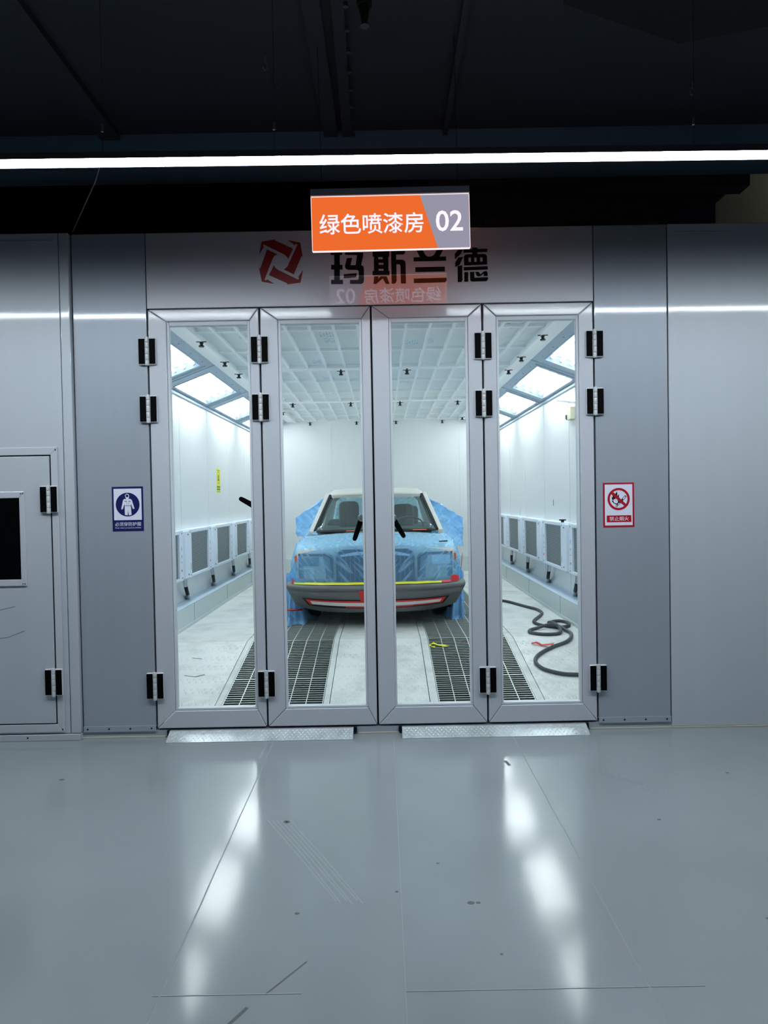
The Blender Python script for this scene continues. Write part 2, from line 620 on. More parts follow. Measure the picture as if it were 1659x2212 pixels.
# ------------------------------------------------------------------ the hall: floor, ceiling, upper walls
fl = struct(MB().box(-9, 9, -10, 0.0, -0.2, 0.0).build('floor', 'floor'), 'glossy grey epoxy floor of the hall in front of the folding doors', 'floor')
for x in (-0.775, 0.865):
    mb = MB()
    y = -0.02
    while y > -9:
        y2 = y - 0.25
        wob = [x + 0.004 * noise.noise((x, yy * 3, 0)) for yy in (y, y2)]
        mb.add([(wob[0] - 0.003, y, 0.0003), (wob[0], y, 0.0016), (wob[0] + 0.003, y, 0.0003), (wob[1] - 0.003, y2, 0.0003), (wob[1], y2, 0.0016), (wob[1] + 0.003, y2, 0.0003)], [(0, 1, 4, 3), (1, 2, 5, 4)])
        y = y2
    mb.build('joint', 'floor_mark', fl)
mb = MB()
for x0, x1 in ((-0.80, -0.30), (0.05, 1.05)):
    mb.box(x0, x1, -2.562, -2.558, 0.0, 0.0012)
mb.box(0.0475, 0.0490, -9, -0.15, 0, 0.0004)
mb.build('joint', 'floor_mark', fl)


def scuff(pts, wid, m):
    mb = MB()
    for (a, b), (c, d) in zip(pts[:-1], pts[1:]):
        dx, dy = c - a, d - b
        l = math.hypot(dx, dy)
        nx, ny = -dy / l * wid / 2, dx / l * wid / 2
        mb.add([(a + nx, b + ny, 0.0006), (a - nx, b - ny, 0.0006), (c - nx, d - ny, 0.0006), (c + nx, d + ny, 0.0006)], [(0, 1, 2, 3)])
    return mb.build('scuff_mark', m, fl)


for k in range(6):   # pale tyre streaks
    t = k * 0.022
    scuff([(-0.62 + t, -1.30), (-0.42 + t, -1.66), (-0.22 + t, -2.03 - 0.02 * (k % 2))], 0.005, 'floor_mark')
for k in range(5):
    scuff([(1.25 + 0.03 * k, -0.72 - 0.02 * k), (1.42 + 0.03 * k, -0.98 - 0.02 * k)], 0.006, 'floor_mark')
scuff([(-0.60, -2.83), (-0.47, -2.62)], 0.012, 'dark_mark')
scuff([(-0.42, -2.56), (-0.30, -2.40)], 0.006, 'dark_mark')
scuff([(0.735, -0.55), (0.750, -0.63)], 0.02, 'dark_mark')
for x, y, r in ((0.33, -2.06, 0.012), (0.36, -2.06, 0.008), (0.22, -1.75, 0.006), (0.03, -1.97, 0.006), (-0.37, -2.11, 0.008), (0.40, -2.38, 0.005), (1.37, -1.37, 0.008), (2.0, -0.80, 0.008), (1.46, -2.2, 0.006), (2.05, -2.0, 0.006), (-1.95, -0.72, 0.012), (-0.52, -1.32, 0.014)):
    mb = MB()
    mb.prism([(x + r * math.cos(a * math.pi / 4) * 1.3, y + r * math.sin(a * math.pi / 4)) for a in range(8)], 'z', 0, 0.0006)
    mb.build('scuff_mark', 'dark_mark', fl)

ce = MB()
ce.box(-9, 9, -10, 0.30, 4.35, 4.50)
ce = struct(ce.build('ceiling', 'ceiling_black'), 'black painted hall ceiling above the long light', 'ceiling')
struct(MB().box(-9, 9, 0.305, 0.55, 4.10, 6.5).build('wall_beam', 'beam_glow_tint'), 'black ceiling beam above the booth front', 'beam')
struct(MB().box(-9, 9, 3.5, 3.6, 3.3, 7.0).build('wall_rear', 'pit_black'), 'dark rear wall above the booth roof', 'wall')
wbg = struct(MB().box(3.2, 6.5, 2.6, 2.7, 3.3, 6.8).build('wall_rear_beige', 'beige_wall'), 'beige strip of wall at the far right above the booth', 'wall')
struct(MB().box(-9, 9, -0.001, 3.5, 6.8, 7.0).build('ceiling_rear', 'pit_black'), 'dark void above the booth roof', 'ceiling')


# ------------------------------------------------------------------ front of the booth: panels
Y0, YB = 0.0, 0.05
XS = [-1.612, -0.834, -0.059, 0.715, 1.488]      # door seams
GAP = 0.006


def panel(name, x0, x1, z0, z1, m, label, y0=Y0, parts=()):
    o = MB().box(x0, x1, y0, YB, z0, z1).build(name, m, None, 0.003)
    return struct(o, label, 'wall')


wl = panel('wall_front_left', -8, -2.205, 0.05, 3.515, 'white_panel', 'white panel wall left of the grey pier, holding a small door', -0.03)
MB().box(-2.2, -2.134, -0.034, YB, 0.05, 3.515).build('cover_strip', 'white_panel', wl, 0.006, seg=3)
MB().box(-8, -2.134, -0.04, YB, 0.0, 0.046).build('base_rail', 'white_panel', wl, 0.004)
mb = MB()
for x in (-2.5, -3.2, -4.0):
    mb.cyl((x, -0.04, 0.025), (x, -0.043, 0.025), 0.006, 8)
mb.build('screw', 'screw', wl)
MB().box(-8, -2.24, -0.032, -0.03, 3.46, 3.466).build('top_trim', 'aluminium', wl)
pl = panel('wall_pier_left', -2.126, XS[0] - GAP, 0.075, 3.515, 'grey_panel', 'grey metal pier left of the folding doors with the blue notice')
pr = panel('wall_pier_right', XS[4] + GAP, 2.000, 0.075, 3.515, 'grey_panel', 'grey metal pier right of the folding doors with the red notice')
wr = panel('wall_front_right', 2.007, 8, 0.012, 3.515, 'white_panel', 'white panel wall right of the grey pier', -0.004)
MB().box(2.05, 2.45, -0.006, -0.004, 3.455, 3.460).build('top_trim', 'aluminium', wr)
hd = panel('wall_header', XS[0], XS[4], 2.994, 3.515, 'header_panel', 'grey header panel above the folding doors with red logo and black lettering')
for o, x0, x1 in ((pl, -2.126, XS[0] - GAP), (pr, XS[4] + GAP, 2.000)):
    MB().box(x0, x1, -0.006, 0.0, 0.045, 0.085).build('kick_strip', 'aluminium', o, 0.001)
    mb = MB()
    for k in range(4):
        x = x0 + 0.03 + (x1 - x0 - 0.06) * k / 3
        mb.cyl((x, -0.006, 0.066), (x, -0.009, 0.066), 0.006, 8)
    mb.build('screw', 'screw', o)
mb = MB()
mb.box(-2.133, -2.126, 0.01, 0.055, 0.05, 3.5).box(2.0, 2.007, 0.01, 0.055, 0.05, 3.5)
mb.box(XS[0] - GAP, XS[0] + GAP, 0.035, 0.055, 0.06, 3.5).box(XS[4] - GAP, XS[4] + GAP, 0.035, 0.055, 0.06, 3.5)
for x in XS[1:4]:
    mb.box(x - 0.02, x + 0.02, 0.05, 0.058, 0.05, 2.99)
mb.box(XS[0], XS[4], 0.05, 0.058, 2.96, 3.02).box(XS[0], XS[4], 0.05, 0.06, 0.03, 0.085)
struct(mb.build('trim_1', 'seal'), 'black rubber seals in the gaps between the folding door leaves', 'seal')
mb = MB().box(-2.134, 2.007, 0.004, 0.10, 0.0, 0.052)
ts = struct(mb.build('trim_2', 'grey_panel'), 'grey steel threshold under the folding doors', 'threshold')
MB().box(-2.134, -1.55, -0.012, 0.004, 0.0, 0.010).box(-0.20, 0.09, -0.012, 0.004, 0.0, 0.010).box(1.43, 2.007, -0.012, 0.004, 0.0, 0.010).box(2.007, 8, -0.018, -0.004, 0.0, 0.012).build('caulk_line', 'caulk', ts)

# logo and lettering on the header (vinyl)
LOGO = [[(-0.798, 3.447), (-0.668, 3.469), (-0.678, 3.461), (-0.500, 3.382), (-0.547, 3.282), (-0.561, 3.305), (-0.579, 3.321), (-0.600, 3.332), (-0.777, 3.417), (-0.788, 3.417), (-0.789, 3.409), (-0.780, 3.398), (-0.823, 3.324)]]


def px_on_wall(px, py):
    d = fwd + rt * ((px - 829.5) / 1500.0) - up * ((py - 1106.0) / 1500.0)
    t = 4.85 / d.y
    return (d.x * t, 1.65 + d.z * t)


def measured(ox, oy, k, pts):
    """Outline taken off the flat header panel, returned in metres on its own plane (x, z)."""
    return [px_on_wall(ox + a * k, oy + b * k) for a, b in pts]


arms = [
    [(210, 305), (635, 237), (605, 267), (1150, 515), (1003, 822), (960, 750), (905, 700), (840, 665), (290, 398), (255, 400), (252, 425), (280, 462), (130, 690)],
    [(1365, 335), (1435, 757), (1402, 735), (1170, 1285), (875, 1135), (950, 1080), (1000, 1020), (1020, 960), (1280, 398), (1240, 372), (1200, 410), (985, 255)],
    [(1370, 1530), (1448, 1150), (1300, 1362), (1328, 1402), (1300, 1440), (700, 1150), (625, 1090), (575, 1010), (428, 1305), (985, 1555), (955, 1585)],
    [(215, 1500), (590, 1567), (375, 1430), (345, 1465), (295, 1440), (520, 860), (560, 775), (610, 715), (682, 685), (372, 540), (165, 1112), (128, 1072)]]
ka = 120 / 1659.0
for a in arms:
    outline([measured(550, 500, ka, a)], -0.0008).build('logo_arm', 'vinyl_red', hd)


def rc(x0, z0, x1, z1):
    return [(x0, z0), (x1, z0), (x1, z1), (x0, z1)]


kb = 190 / 1659.0
G1 = [[rc(125, 228, 342, 270)], [rc(192, 262, 298, 760)], [rc(133, 455, 350, 545)], [rc(132, 738, 358, 820)],
      [[(397, 225), (740, 225), (735, 300), (700, 462), (738, 480), (752, 520), (752, 760), (735, 800), (700, 815), (490, 815), (490, 740), (640, 740), (654, 715), (654, 580), (630, 553), (450, 550), (405, 525), (393, 480), (430, 330), (530, 322), (500, 462), (595, 462), (625, 272), (397, 268)]],
      [[(372, 632), (615, 612), (615, 665), (595, 692), (372, 708)]]]
G2 = [[rc(915, 150, 1230, 300)], [rc(940, 300, 1215, 575), rc(1022, 310, 1108, 350), rc(1030, 418, 1122, 455), rc(1030, 532, 1122, 568)], [rc(915, 572, 1235, 655)],
      [[(945, 672), (1030, 672), (1020, 725), (1060, 672), (1180, 672), (1237, 815), (1165, 815), (1108, 712), (985, 815), (932, 815)]],
      [[(1262, 150), (1528, 150), (1525, 235), (1500, 262), (1360, 262), (1360, 360), (1490, 360), (1530, 388), (1538, 430), (1545, 808), (1450, 808), (1440, 470), (1420, 445), (1365, 445), (1368, 760), (1350, 800), (1330, 810), (1275, 810)]]]
G3 = [[[(140, 130), (262, 130), (340, 270), (380, 300), (440, 300), (500, 270), (585, 130), (700, 130), (605, 300), (728, 298), (733, 380), (118, 392), (115, 315), (237, 308)]],
      [[(148, 502), (706, 490), (706, 582), (150, 592)]], [[(122, 716), (740, 698), (740, 750), (715, 785), (122, 800)]]]
G4 = [[[(955, 175), (1045, 170), (1000, 260), (895, 350), (892, 250)]], [[(960, 315), (1052, 308), (985, 455), (902, 500), (900, 415)]],
      [[(945, 480), (1035, 462), (1040, 740), (1020, 780), (950, 782)]], [[(1058, 165), (1508, 150), (1506, 212), (1058, 228)]], [rc(1222, 130, 1320, 300)],
      [[(1065, 300), (1090, 268), (1120, 258), (1460, 252), (1490, 270), (1502, 310), (1505, 450), (1070, 468)], rc(1152, 320, 1198, 402), rc(1262, 320, 1306, 400), rc(1372, 316, 1418, 395)],
      [[(1062, 498), (1515, 480), (1515, 545), (1062, 562)]], [rc(1072, 592, 1148, 775)],
      [[(1180, 590), (1262, 585), (1265, 698), (1520, 688), (1520, 730), (1490, 765), (1215, 772), (1185, 750)]],
      [[(1280, 590), (1345, 585), (1378, 635), (1440, 580), (1490, 572), (1512, 600), (1515, 668), (1440, 668), (1438, 622), (1380, 668), (1330, 675), (1302, 655)]]]
for ox, G in ((700, G1), (700, G2), (880, G3), (880, G4)):
    mb = MB()
    for q, polys in enumerate(G):
        g = outline([measured(ox, 520, kb, p) for p in polys], -0.0008 - 0.0002 * (q % 3))
        mb.add(g.v, g.f)
    mb.build('lettering', 'vinyl_black', hd)
mb = MB()
mb.prism([(0.625, 3.515), (0.70, 3.515), (0.685, 3.493), (0.655, 3.488), (0.635, 3.497)], 'y', -0.0012, 0)
mb.prism([(0.693, 3.487), (0.705, 3.492), (0.70, 3.483)], 'y', -0.0012, 0)
mb.build('chipped_patch', 'masking_beige', hd)


# ------------------------------------------------------------------ folding door leaves
def hinge(parent, x, z):
    o = MB().box(x - 0.061, x + 0.061, -0.022, -0.002, z - 0.094, z + 0.094).build('hinge', 'hinge_metal', parent, 0.009, seg=3)
    for s in (-1, 1):
        MB().box(x + s * 0.0365 - 0.0215, x + s * 0.0365 + 0.0215, -0.0255, -0.020, z - 0.087, z + 0.087).build('cover_pad', 'black_pad', o, 0.004, seg=2)
    mb = MB()
    for k, (a, b) in enumerate(((-0.098, -0.062), (-0.060, -0.022), (-0.020, 0.022), (0.024, 0.060), (0.062, 0.098))):
        mb.cyl((x, -0.024, z + a), (x, -0.024, z + b), 0.0125, 16)
    mb.build('knuckle', 'hinge_metal', o, 0.001, True)
    return o


def lever(parent, x0, z0, x1, z1):
    o = MB().cyl((x0, 0.05, z0), (x0, 0.085, z0), 0.026, 18).build('handle', 'chrome', parent, 0.002, True)
    d = Vector((x1 - x0, 0, z1 - z0))
    L = d.length
    d.normalize()
    n = Vector((-d.z, 0, d.x))
    a = Vector((x0, 0, z0))
    pts = []
    for t, wd in ((-0.02, 0.014), (0.02, 0.0195), (L - 0.03, 0.017), (L - 0.01, 0.015), (L, 0.008)):
        pts.append(a + d * t + n * wd)
    for t, wd in ((L, 0.008), (L - 0.01, 0.015), (L - 0.03, 0.017), (0.02, 0.0195), (-0.02, 0.014)):
        pts.append(a + d * t - n * wd)
    MB().prism([(p.x, p.z) for p in pts], 'y', 0.082, 0.10).build('lever', 'black_pad', o, 0.003)
    return o


GL = [(-1.464, -0.919), (-0.690, -0.142), (0.080, 0.596), (0.827, 1.366)]
GZ = (0.201, 2.861)
LBL = ['first folding door leaf from the left, glazed, beside the blue-notice pier', 'second folding door leaf from the left, glazed, car wing behind it',
       'third folding door leaf from the left, glazed, under the 02 on the sign', 'rightmost folding door leaf, glazed, black hose behind its pane']
for i in range(4):
    a, b = XS[i] + GAP, XS[i + 1] - GAP
    z0, z1 = 0.062, 2.986
    g0, g1 = GL[i]
    ho, hi = g0 - 0.016, g1 + 0.016
    zo, zi = GZ[0] - 0.016, GZ[1] + 0.040
    d = thing('door_%d' % (i + 1), LBL[i], 'door', (0, 0, 0), 0, None, 'structure')
    mb = MB()
    g = 0.0012
    ml, mr = min(ho - a, 0.13), min(b - hi, 0.13)
    for zc, zq, sg in ((z0, zo, 1), (z1, zi, -1)):
        pass
    # stiles and rails with mitred corners
    mb.prism([(a, z0), (ho - g, zo), (ho - g, zi), (a, z1)], 'y', -0.004, YB)
    mb.prism([(b, z0), (hi + g, zo), (hi + g, zi), (b, z1)], 'y', -0.004, YB)
    mb.prism([(a + g * 2, z0), (b - g * 2, z0), (hi, zo - g), (ho, zo - g)], 'y', -0.004, YB)
    mb.prism([(a + g * 2, z1), (b - g * 2, z1), (hi, zi + g), (ho, zi + g)], 'y', -0.004, YB)
    mb.build('leaf_frame', 'door_frame', d, 0.006, seg=3)
    mb = MB()
    y0, y1 = 0.004, 0.046
    mb.box(ho, g0, y0, y1, zo, zi).box(g1, hi, y0, y1, zo, zi).box(g0, g1, y0, y1, zo, GZ[0]).box(g0, g1, y0, y1, GZ[1] + 0.012, zi)
    mb.build('glazing_bead', 'bead', d, 0.003)
    MB().box(g0 - 0.004, g1 + 0.004, 0.026, 0.032, GZ[0] - 0.004, GZ[1] + 0.016).build('pane', 'glass', d)
    zs = (2.696, 2.298, 0.366)
    if i == 0:
        for z in zs:
            hinge(d, XS[0], z)
            hinge(d, XS[1], z)
        lever(d, -0.895, 1.60, -1.018, 1.671)
    if i == 1:
        lever(d, -0.150, 1.515, -0.208, 1.352)
    if i == 2:
        lever(d, 0.070, 1.51, 0.152, 1.368)
    if i == 3:
        for z in zs:
            hinge(d, XS[3], z)
            hinge(d, XS[4], z)

# small personnel door in the left white panel
d5 = thing('door_5', 'small white door with dark window in the left white panel', 'door', (0, 0, 0), 0, None, 'structure')
yl = -0.03
mb = MB()
fx0, fx1, fz0, fz1 = -3.25, -2.242, 0.062, 2.045
ix1, iz0, iz1 = -2.289, 0.118, 1.992
mb.prism([(ix1, iz0), (fx1, fz0), (fx1, fz1), (ix1, iz1)], 'y', yl - 0.012, yl)
mb.prism([(fx0, iz1), (ix1, iz1), (fx1, fz1), (fx0, fz1)], 'y', yl - 0.012, yl)
mb.prism([(fx0, iz0), (ix1, iz0), (fx1, fz0), (fx0, fz0)], 'y', yl - 0.012, yl)
mb.build('door_surround', 'door_frame', d5, 0.003)
MB().box(-3.2, ix1, yl - 0.002, yl + 0.001, iz0, iz1).build('seal_gap', 'seal', d5)
MB().box(-3.2, -2.2985, yl - 0.014, yl - 0.002, 0.126, 1.983).build('leaf', 'white_panel', d5, 0.003)
mb = MB()
wx, wz0, wz1 = -2.508, 1.133, 1.697
mb.prism([(wx, wz0), (wx + 0.036, wz0 - 0.045), (wx + 0.036, wz1 + 0.045), (wx, wz1)], 'y', yl - 0.024, yl - 0.013)
mb.prism([(-3.05, wz1), (wx, wz1), (wx + 0.036, wz1 + 0.045), (-3.05, wz1 + 0.045)], 'y', yl - 0.024, yl - 0.013)
mb.prism([(-3.05, wz0), (wx, wz0), (wx + 0.036, wz0 - 0.045), (-3.05, wz0 - 0.045)], 'y', yl - 0.024, yl - 0.013)
wf = mb.build('window_frame', 'door_frame', d5, 0.003)
MB().box(-3.05, wx, yl - 0.0165, yl - 0.0135, wz0, wz1).build('dark_pane', 'dark_glass', wf)
mb = MB()
for z in (wz0 - 0.03, wz1 + 0.03):
    for dx in (0.012, 0.026):
        mb.cyl((wx + dx, yl - 0.024, z), (wx + dx, yl - 0.0255, z), 0.004, 8)
for z in (fz0 + 0.02, fz1 - 0.02):
    mb.cyl((fx1 - 0.012, yl - 0.012, z), (fx1 - 0.012, yl - 0.0145, z), 0.005, 8)
mb.build('screw', 'screw', d5)
for z in (1.684, 0.416):
    h = hinge(d5, -2.300, z)
    h.location = (0, yl - 0.011, 0)
mb = MB()
mb.tube([(-2.78, yl - 0.0142, 0.95), (-2.68, yl - 0.0142, 0.92), (-2.56, yl - 0.0142, 0.945)], 0.0015, 5)
mb.tube([(-2.78, yl - 0.0142, 0.72), (-2.62, yl - 0.0142, 0.73), (-2.50, yl - 0.0142, 0.775)], 0.0015, 5)
mb.build('scratch', 'dark_mark', d5)

# ------------------------------------------------------------------ notices
n1 = thing('safety_notice', 'blue safety notice with white protective suit figure on left grey pier', 'notice', (-1.7785, 0, 1.608), 0)
MB().box(-0.1085, 0.1085, -0.002, 0, -0.155, 0.155).build('board', 'notice_blue', n1)
MB().box(-0.0965, 0.0965, -0.0025, -0.0018, -0.078, 0.141).build('white_field', 'notice_white', n1)
outline([disc(0, 0.03, 0.083)], -0.0029, 0.0006).build('blue_disc', 'notice_blue', n1)
k = 0.217 / 940.0


def nt1(pts):
    return [((a - 775) * k, 0.03 - (b - 830) * k) for a, b in pts]


fig = MB()
suit = [[nt1([(705 + 60 - 62 * math.cos(t), 565 - 62 * math.sin(t)) for t in [i * math.pi / 10 for i in range(11)]] + [(815, 640), (805, 690), (830, 655), (880, 668), (910, 710), (980, 950), (955, 972), (925, 950), (875, 800), (875, 858), (680, 858), (680, 800), (630, 960), (600, 978), (580, 955), (640, 700), (660, 668), (710, 655), (740, 690), (725, 640)]), nt1([(765 + 44 * math.cos(t), 568 + 44 * math.sin(t)) for t in [i * math.pi / 8 for i in range(16)]]), nt1(rc(685, 722, 752, 742)), nt1(rc(805, 722, 860, 742)), nt1(rc(748, 765, 756, 830)), nt1(rc(800, 765, 808, 830))],
        [nt1([(685, 872), (872, 872), (888, 1140), (805, 1158), (785, 1005), (770, 1155), (685, 1140)])]]
for polys in suit:
    g = outline(polys, -0.0034, 0.0006)
    fig.add(g.v, g.f)
fig.build('figure', 'notice_white', n1)
text('必须穿防护服', -0.091, 0.092, -0.120, -0.092, -0.0028, 0.003).build('lettering', 'notice_white', n1)
text('Must wear protective clothes', -0.090, 0.090, -0.139, -0.127, -0.0028, 0.0).build('lettering', 'notice_white', n1)

n2 = thing('fire_notice', 'white and red no-open-flame notice on right grey pier', 'notice', (1.6485, 0, 1.575), 0)
MB().box(-0.1085, 0.1085, -0.002, 0, -0.155, 0.155).build('board', 'notice_red', n2)
MB().box(-0.0965, 0.0965, -0.0025, -0.0018, -0.143, 0.143).build('white_field', 'notice_white', n2)
k2 = 0.217 / 1240.0


def nt2(pts):
    return [((a - 850) * k2, 0.155 - (b - 240) * k2) for a, b in pts]


g = outline([nt2([(570, 790), (605, 850), (610, 740), (640, 700), (700, 690), (720, 680), (792, 590), (800, 740), (815, 770), (862, 690), (868, 850), (890, 900), (905, 960), (870, 1010), (840, 1050), (820, 1075), (790, 1095), (740, 1105), (700, 1080), (640, 1050), (600, 1000), (570, 940), (620, 960), (580, 880)]),
             nt2([(660, 860), (690, 920), (720, 860), (760, 880), (830, 930), (800, 970), (830, 980), (815, 1040), (770, 1065), (720, 1060), (670, 1040), (650, 1000), (625, 930), (655, 915)])], -0.0029, 0.0006)
mb = MB()
mb.add(g.v, g.f)
for pts in ([(955, 905), (1085, 765), (1120, 752), (1160, 785), (1150, 825), (1010, 975)], [(765, 1110), (880, 1005), (930, 1050), (850, 1140), (800, 1135)]):
    inner = [((a - sum(p[0] for p in pts) / len(pts)) * 0.6 + sum(p[0] for p in pts) / len(pts), (b - sum(p[1] for p in pts) / len(pts)) * 0.6 + sum(p[1] for p in pts) / len(pts)) for a, b in pts]
    g = outline([nt2(pts), nt2(inner)], -0.0029, 0.0006)
    mb.add(g.v, g.f)
g = outline([nt2(disc(772, 1165, 42, 20)), nt2(disc(772, 1165, 22, 20))], -0.0029, 0.0006)
mb.add(g.v, g.f)
mb.build('flame_symbol', 'notice_black', n2)
g = outline([nt2(disc(850, 893, 443)), nt2(disc(850, 893, 355))], -0.0034, 0.0006)
g2 = outline([nt2([(552, 690), (640, 615), (1140, 1095), (1070, 1170)])], -0.0036, 0.0006)
mb = MB()
mb.add(g.v, g.f)
mb.add(g2.v, g2.f)
mb.build('prohibition_ring', 'notice_red', n2)
mb = MB()
p = nt2([(370, 1545), (1350, 1815)])
MB().box(p[0][0], p[1][0], -0.003, -0.0024, p[1][1], p[0][1]).build('caption_bar', 'notice_red', n2)
text('禁止烟火', -0.066, 0.070, p[1][1] + 0.010, p[0][1] - 0.008, -0.0034, 0.004).build('lettering', 'notice_white', n2)


# ------------------------------------------------------------------ hanging sign
sg = thing('hanging_sign', 'lit orange and grey hanging sign reading 绿色喷漆房 02', 'sign', (0.077, -0.73, 3.27), rad(0.35))
sg.rotation_euler = (0, rad(-0.6), rad(0.5))
W2, ZB, ZT = 0.4625, -0.157, 0.155
mb = MB().box(-W2 - 0.004, W2 + 0.004, -0.022, 0.022, ZT + 0.004, ZT + 0.044)
mb.build('top_rail', 'sign_rail', sg, 0.002)
MB().box(-W2, W2, -0.0085, 0.0085, ZT, ZT + 0.0045).build('light_strip', 'edge_lit', sg)
MB().box(-W2 - 0.003, -W2, -0.009, 0.009, ZB, ZT).box(W2, W2 + 0.003, -0.009, 0.009, ZB, ZT).box(-W2, W2, -0.009, 0.009, ZB - 0.004, ZB).build('panel_edge', 'edge_lit', sg)
for sgn, back in ((-1, False), (1, True)):
    q = -1 if back else 1
    ya, yb = sgn * 0.008, sgn * 0.0005
    dx0, dx1 = 0.175 * q, 0.274 * q
    MB().prism([(-W2 * q, ZB), (dx1, ZB), (dx0, ZT), (-W2 * q, ZT)], 'y', min(ya, yb), max(ya, yb)).build('orange_face', 'orange_lit', sg)
    MB().prism([(dx1, ZB), (W2 * q, ZB), (W2 * q, ZT), (dx0, ZT)], 'y', min(ya, yb), max(ya, yb)).build('grey_face', 'grey_lit', sg)
    if back:
        text('绿色喷漆房', -0.192, 0.419, -0.064, 0.056, sgn * 0.0092, 0.010, back=True).build('lettering', 'letters_lit', sg)
        text('02', -0.424, -0.265, -0.060, 0.062, sgn * 0.0092, 0.012, back=True).build('lettering', 'letters_lit', sg)
    else:
        text('绿色喷漆房', -0.419, 0.192, -0.064, 0.056, sgn * 0.0092, 0.010).build('lettering', 'letters_lit', sg)
        text('02', 0.265, 0.424, -0.060, 0.062, sgn * 0.0092, 0.012).build('lettering', 'letters_lit', sg)
for x in (-0.40, 0.40):
    MB().cyl((x, 0, ZT + 0.04), (x, 0, 1.08), 0.0015, 6).build('suspension_cable', 'pit_black', sg)

# ------------------------------------------------------------------ long LED light
lt = thing('linear_light', 'long white linear light hung across the hall below the black ceiling', 'light', (0, -1.41, 3.307))
lt.rotation_euler = (0, rad(0.28), 0)
MB().box(-4.2, 4.2, -0.047, 0.047, 0.0205, 0.036).box(-4.2, 4.2, -0.0475, -0.0455, 0.0045, 0.03).box(-4.2, 4.2, 0.0455, 0.0475, 0.0045, 0.03).build('housing', 'housing', lt)
mb = MB()
prof = [(0.045 * math.cos(a), 0.006 + 0.004 * math.sin(a)) for a in [math.pi * (0.0 - i / 10.0) for i in range(11)]]
prof = [(0.045, 0.021)] + prof + [(-0.045, 0.021)]
mb.prism(prof, 'x', -4.18, 4.18)
mb.build('diffuser', 'led', lt, 0, True)
for x in (-3.6, -1.341, -0.50, 1.557, 3.4):
    c = MB().tube([(x, 0, 0.03), (x + 0.002, 0, 0.18), (x, 0.0, 1.02 if x < 1 else 0.84)], 0.0016, 6).build('suspension_wire', 'strut', lt)
    MB().cyl((x, 0, 0.155), (x, 0, 0.19), 0.006, 8).build('wire_gripper', 'chrome', c)
MB().tube([(-1.36, 0.03, 0.03), (-1.5, 0.30, 0.055), (-2.1, 1.375, 0.20)], 0.003, 6).build('power_cable', 'housing', lt)

# ------------------------------------------------------------------ things under the black ceiling
for (x, y), lab in zip(((-0.667, -0.57), (2.086, -0.228)), ('small metal hook with a curled wire on the black ceiling, above the sign', 'small metal hook with stray wires on the black ceiling, above the right white panel')):
    h = thing('ceiling_hook', lab, 'hook', (x, y, 4.35), 0, 'hooks left on the black ceiling')
    MB().cyl((0, 0, 0), (0, 0, -0.035), 0.008, 10).build('anchor', 'chrome', h)
    MB().tube([(0, 0, -0.03), (0.012, 0, -0.05), (0.012, 0, -0.07), (0, 0, -0.085), (-0.014, 0, -0.07), (-0.014, 0, -0.05)], 0.004, 6).build('hook_ring', 'chrome', h)
    MB().tube([(0, 0, -0.08), (0.04, 0.0, -0.12), (0.035, 0, -0.17), (0.06, 0, -0.19), (0.10, 0, -0.165), (0.13, 0, -0.12)], 0.0018, 5).build('loose_wire', 'strut', h)
sp = thing('sprinkler_head', 'black ceiling sprinkler head hanging from a pipe at the top edge', 'sprinkler', (-0.05, -1.16, 4.35))
MB().cyl((0, 0, 0), (0, 0, -0.10), 0.028, 12).build('pipe', 'pit_black', sp, 0, True)
MB().cyl((0, 0, -0.095), (0, 0, -0.12), 0.040, 12).cyl((0, 0, -0.12), (0, 0, -0.20), 0.03, 12, 0.017).build('body', 'pit_black', sp, 0.002)
MB().cyl((0, 0, -0.20), (0, 0, -0.225), 0.014, 10, 0.024).build('deflector', 'strut', sp)
for x0, x1, y0, y1, wd, lab in ((-1.96, -1.94, -10, 0.28, 0.07, 'dark ceiling strut on the left, running towards the booth'),
                                (-0.40, -0.33, -10, 0.29, 0.05, 'bright-edged ceiling strut above the sign'),
                                (-0.10, -0.21, -10, 0.29, 0.035, 'ceiling strut with a row of bolts above the sign'),
                                (0.47, 0.505, -10, 0.29, 0.018, 'thin ceiling strut just right of the sprinkler')):
    st = thing('ceiling_strut', lab, 'strut', (x1, y1, 4.35), 0, 'struts under the black ceiling')
    dx = x0 - x1
    L = y0 - y1
    MB().add([(-wd, 0, 0), (wd, 0, 0), (wd + dx, L, 0), (-wd + dx, L, 0), (-wd, 0, -0.05), (wd, 0, -0.05), (wd + dx, L, -0.05), (-wd + dx, L, -0.05)], [(0, 1, 2, 3), (4, 5, 6, 7), (0, 1, 5, 4), (1, 2, 6, 5), (2, 3, 7, 6), (3, 0, 4, 7)]).build('channel', 'ceiling_black', st)
    if 'bright' in lab:
        MB().add([(wd, 0, -0.05), (wd + 0.004, 0, -0.06), (wd + dx, L, -0.05), (wd + dx + 0.004, L, -0.06)], [(0, 1, 3, 2)]).build('flange', 'strut', st)
    if 'bolts' in lab:
        for k in range(8):
            y = -0.05 - 0.19 * k
            MB().cyl((wd + dx * y / L + 0.01, y, -0.05), (wd + dx * y / L + 0.01, y, -0.075), 0.014, 8).build('bolt', 'strut', st)
tag(MB().add([(0.98, -1.22, 4.18), (1.72, -0.89, 4.18), (9, -3.2, 4.18), (9, -9, 4.18), (0.98, -9, 4.18), (0.98, -1.22, 4.345), (1.72, -0.89, 4.345), (9, -3.2, 4.345), (9, -9, 4.345), (0.98, -9, 4.345)], [(0, 1, 2, 3, 4), (5, 6, 7, 8, 9), (0, 1, 6, 5), (1, 2, 7, 6), (2, 3, 8, 7), (3, 4, 9, 8), (4, 0, 5, 9)]).build('air_duct', 'pit_black'), 'black box duct under the ceiling in the upper right corner', 'duct')
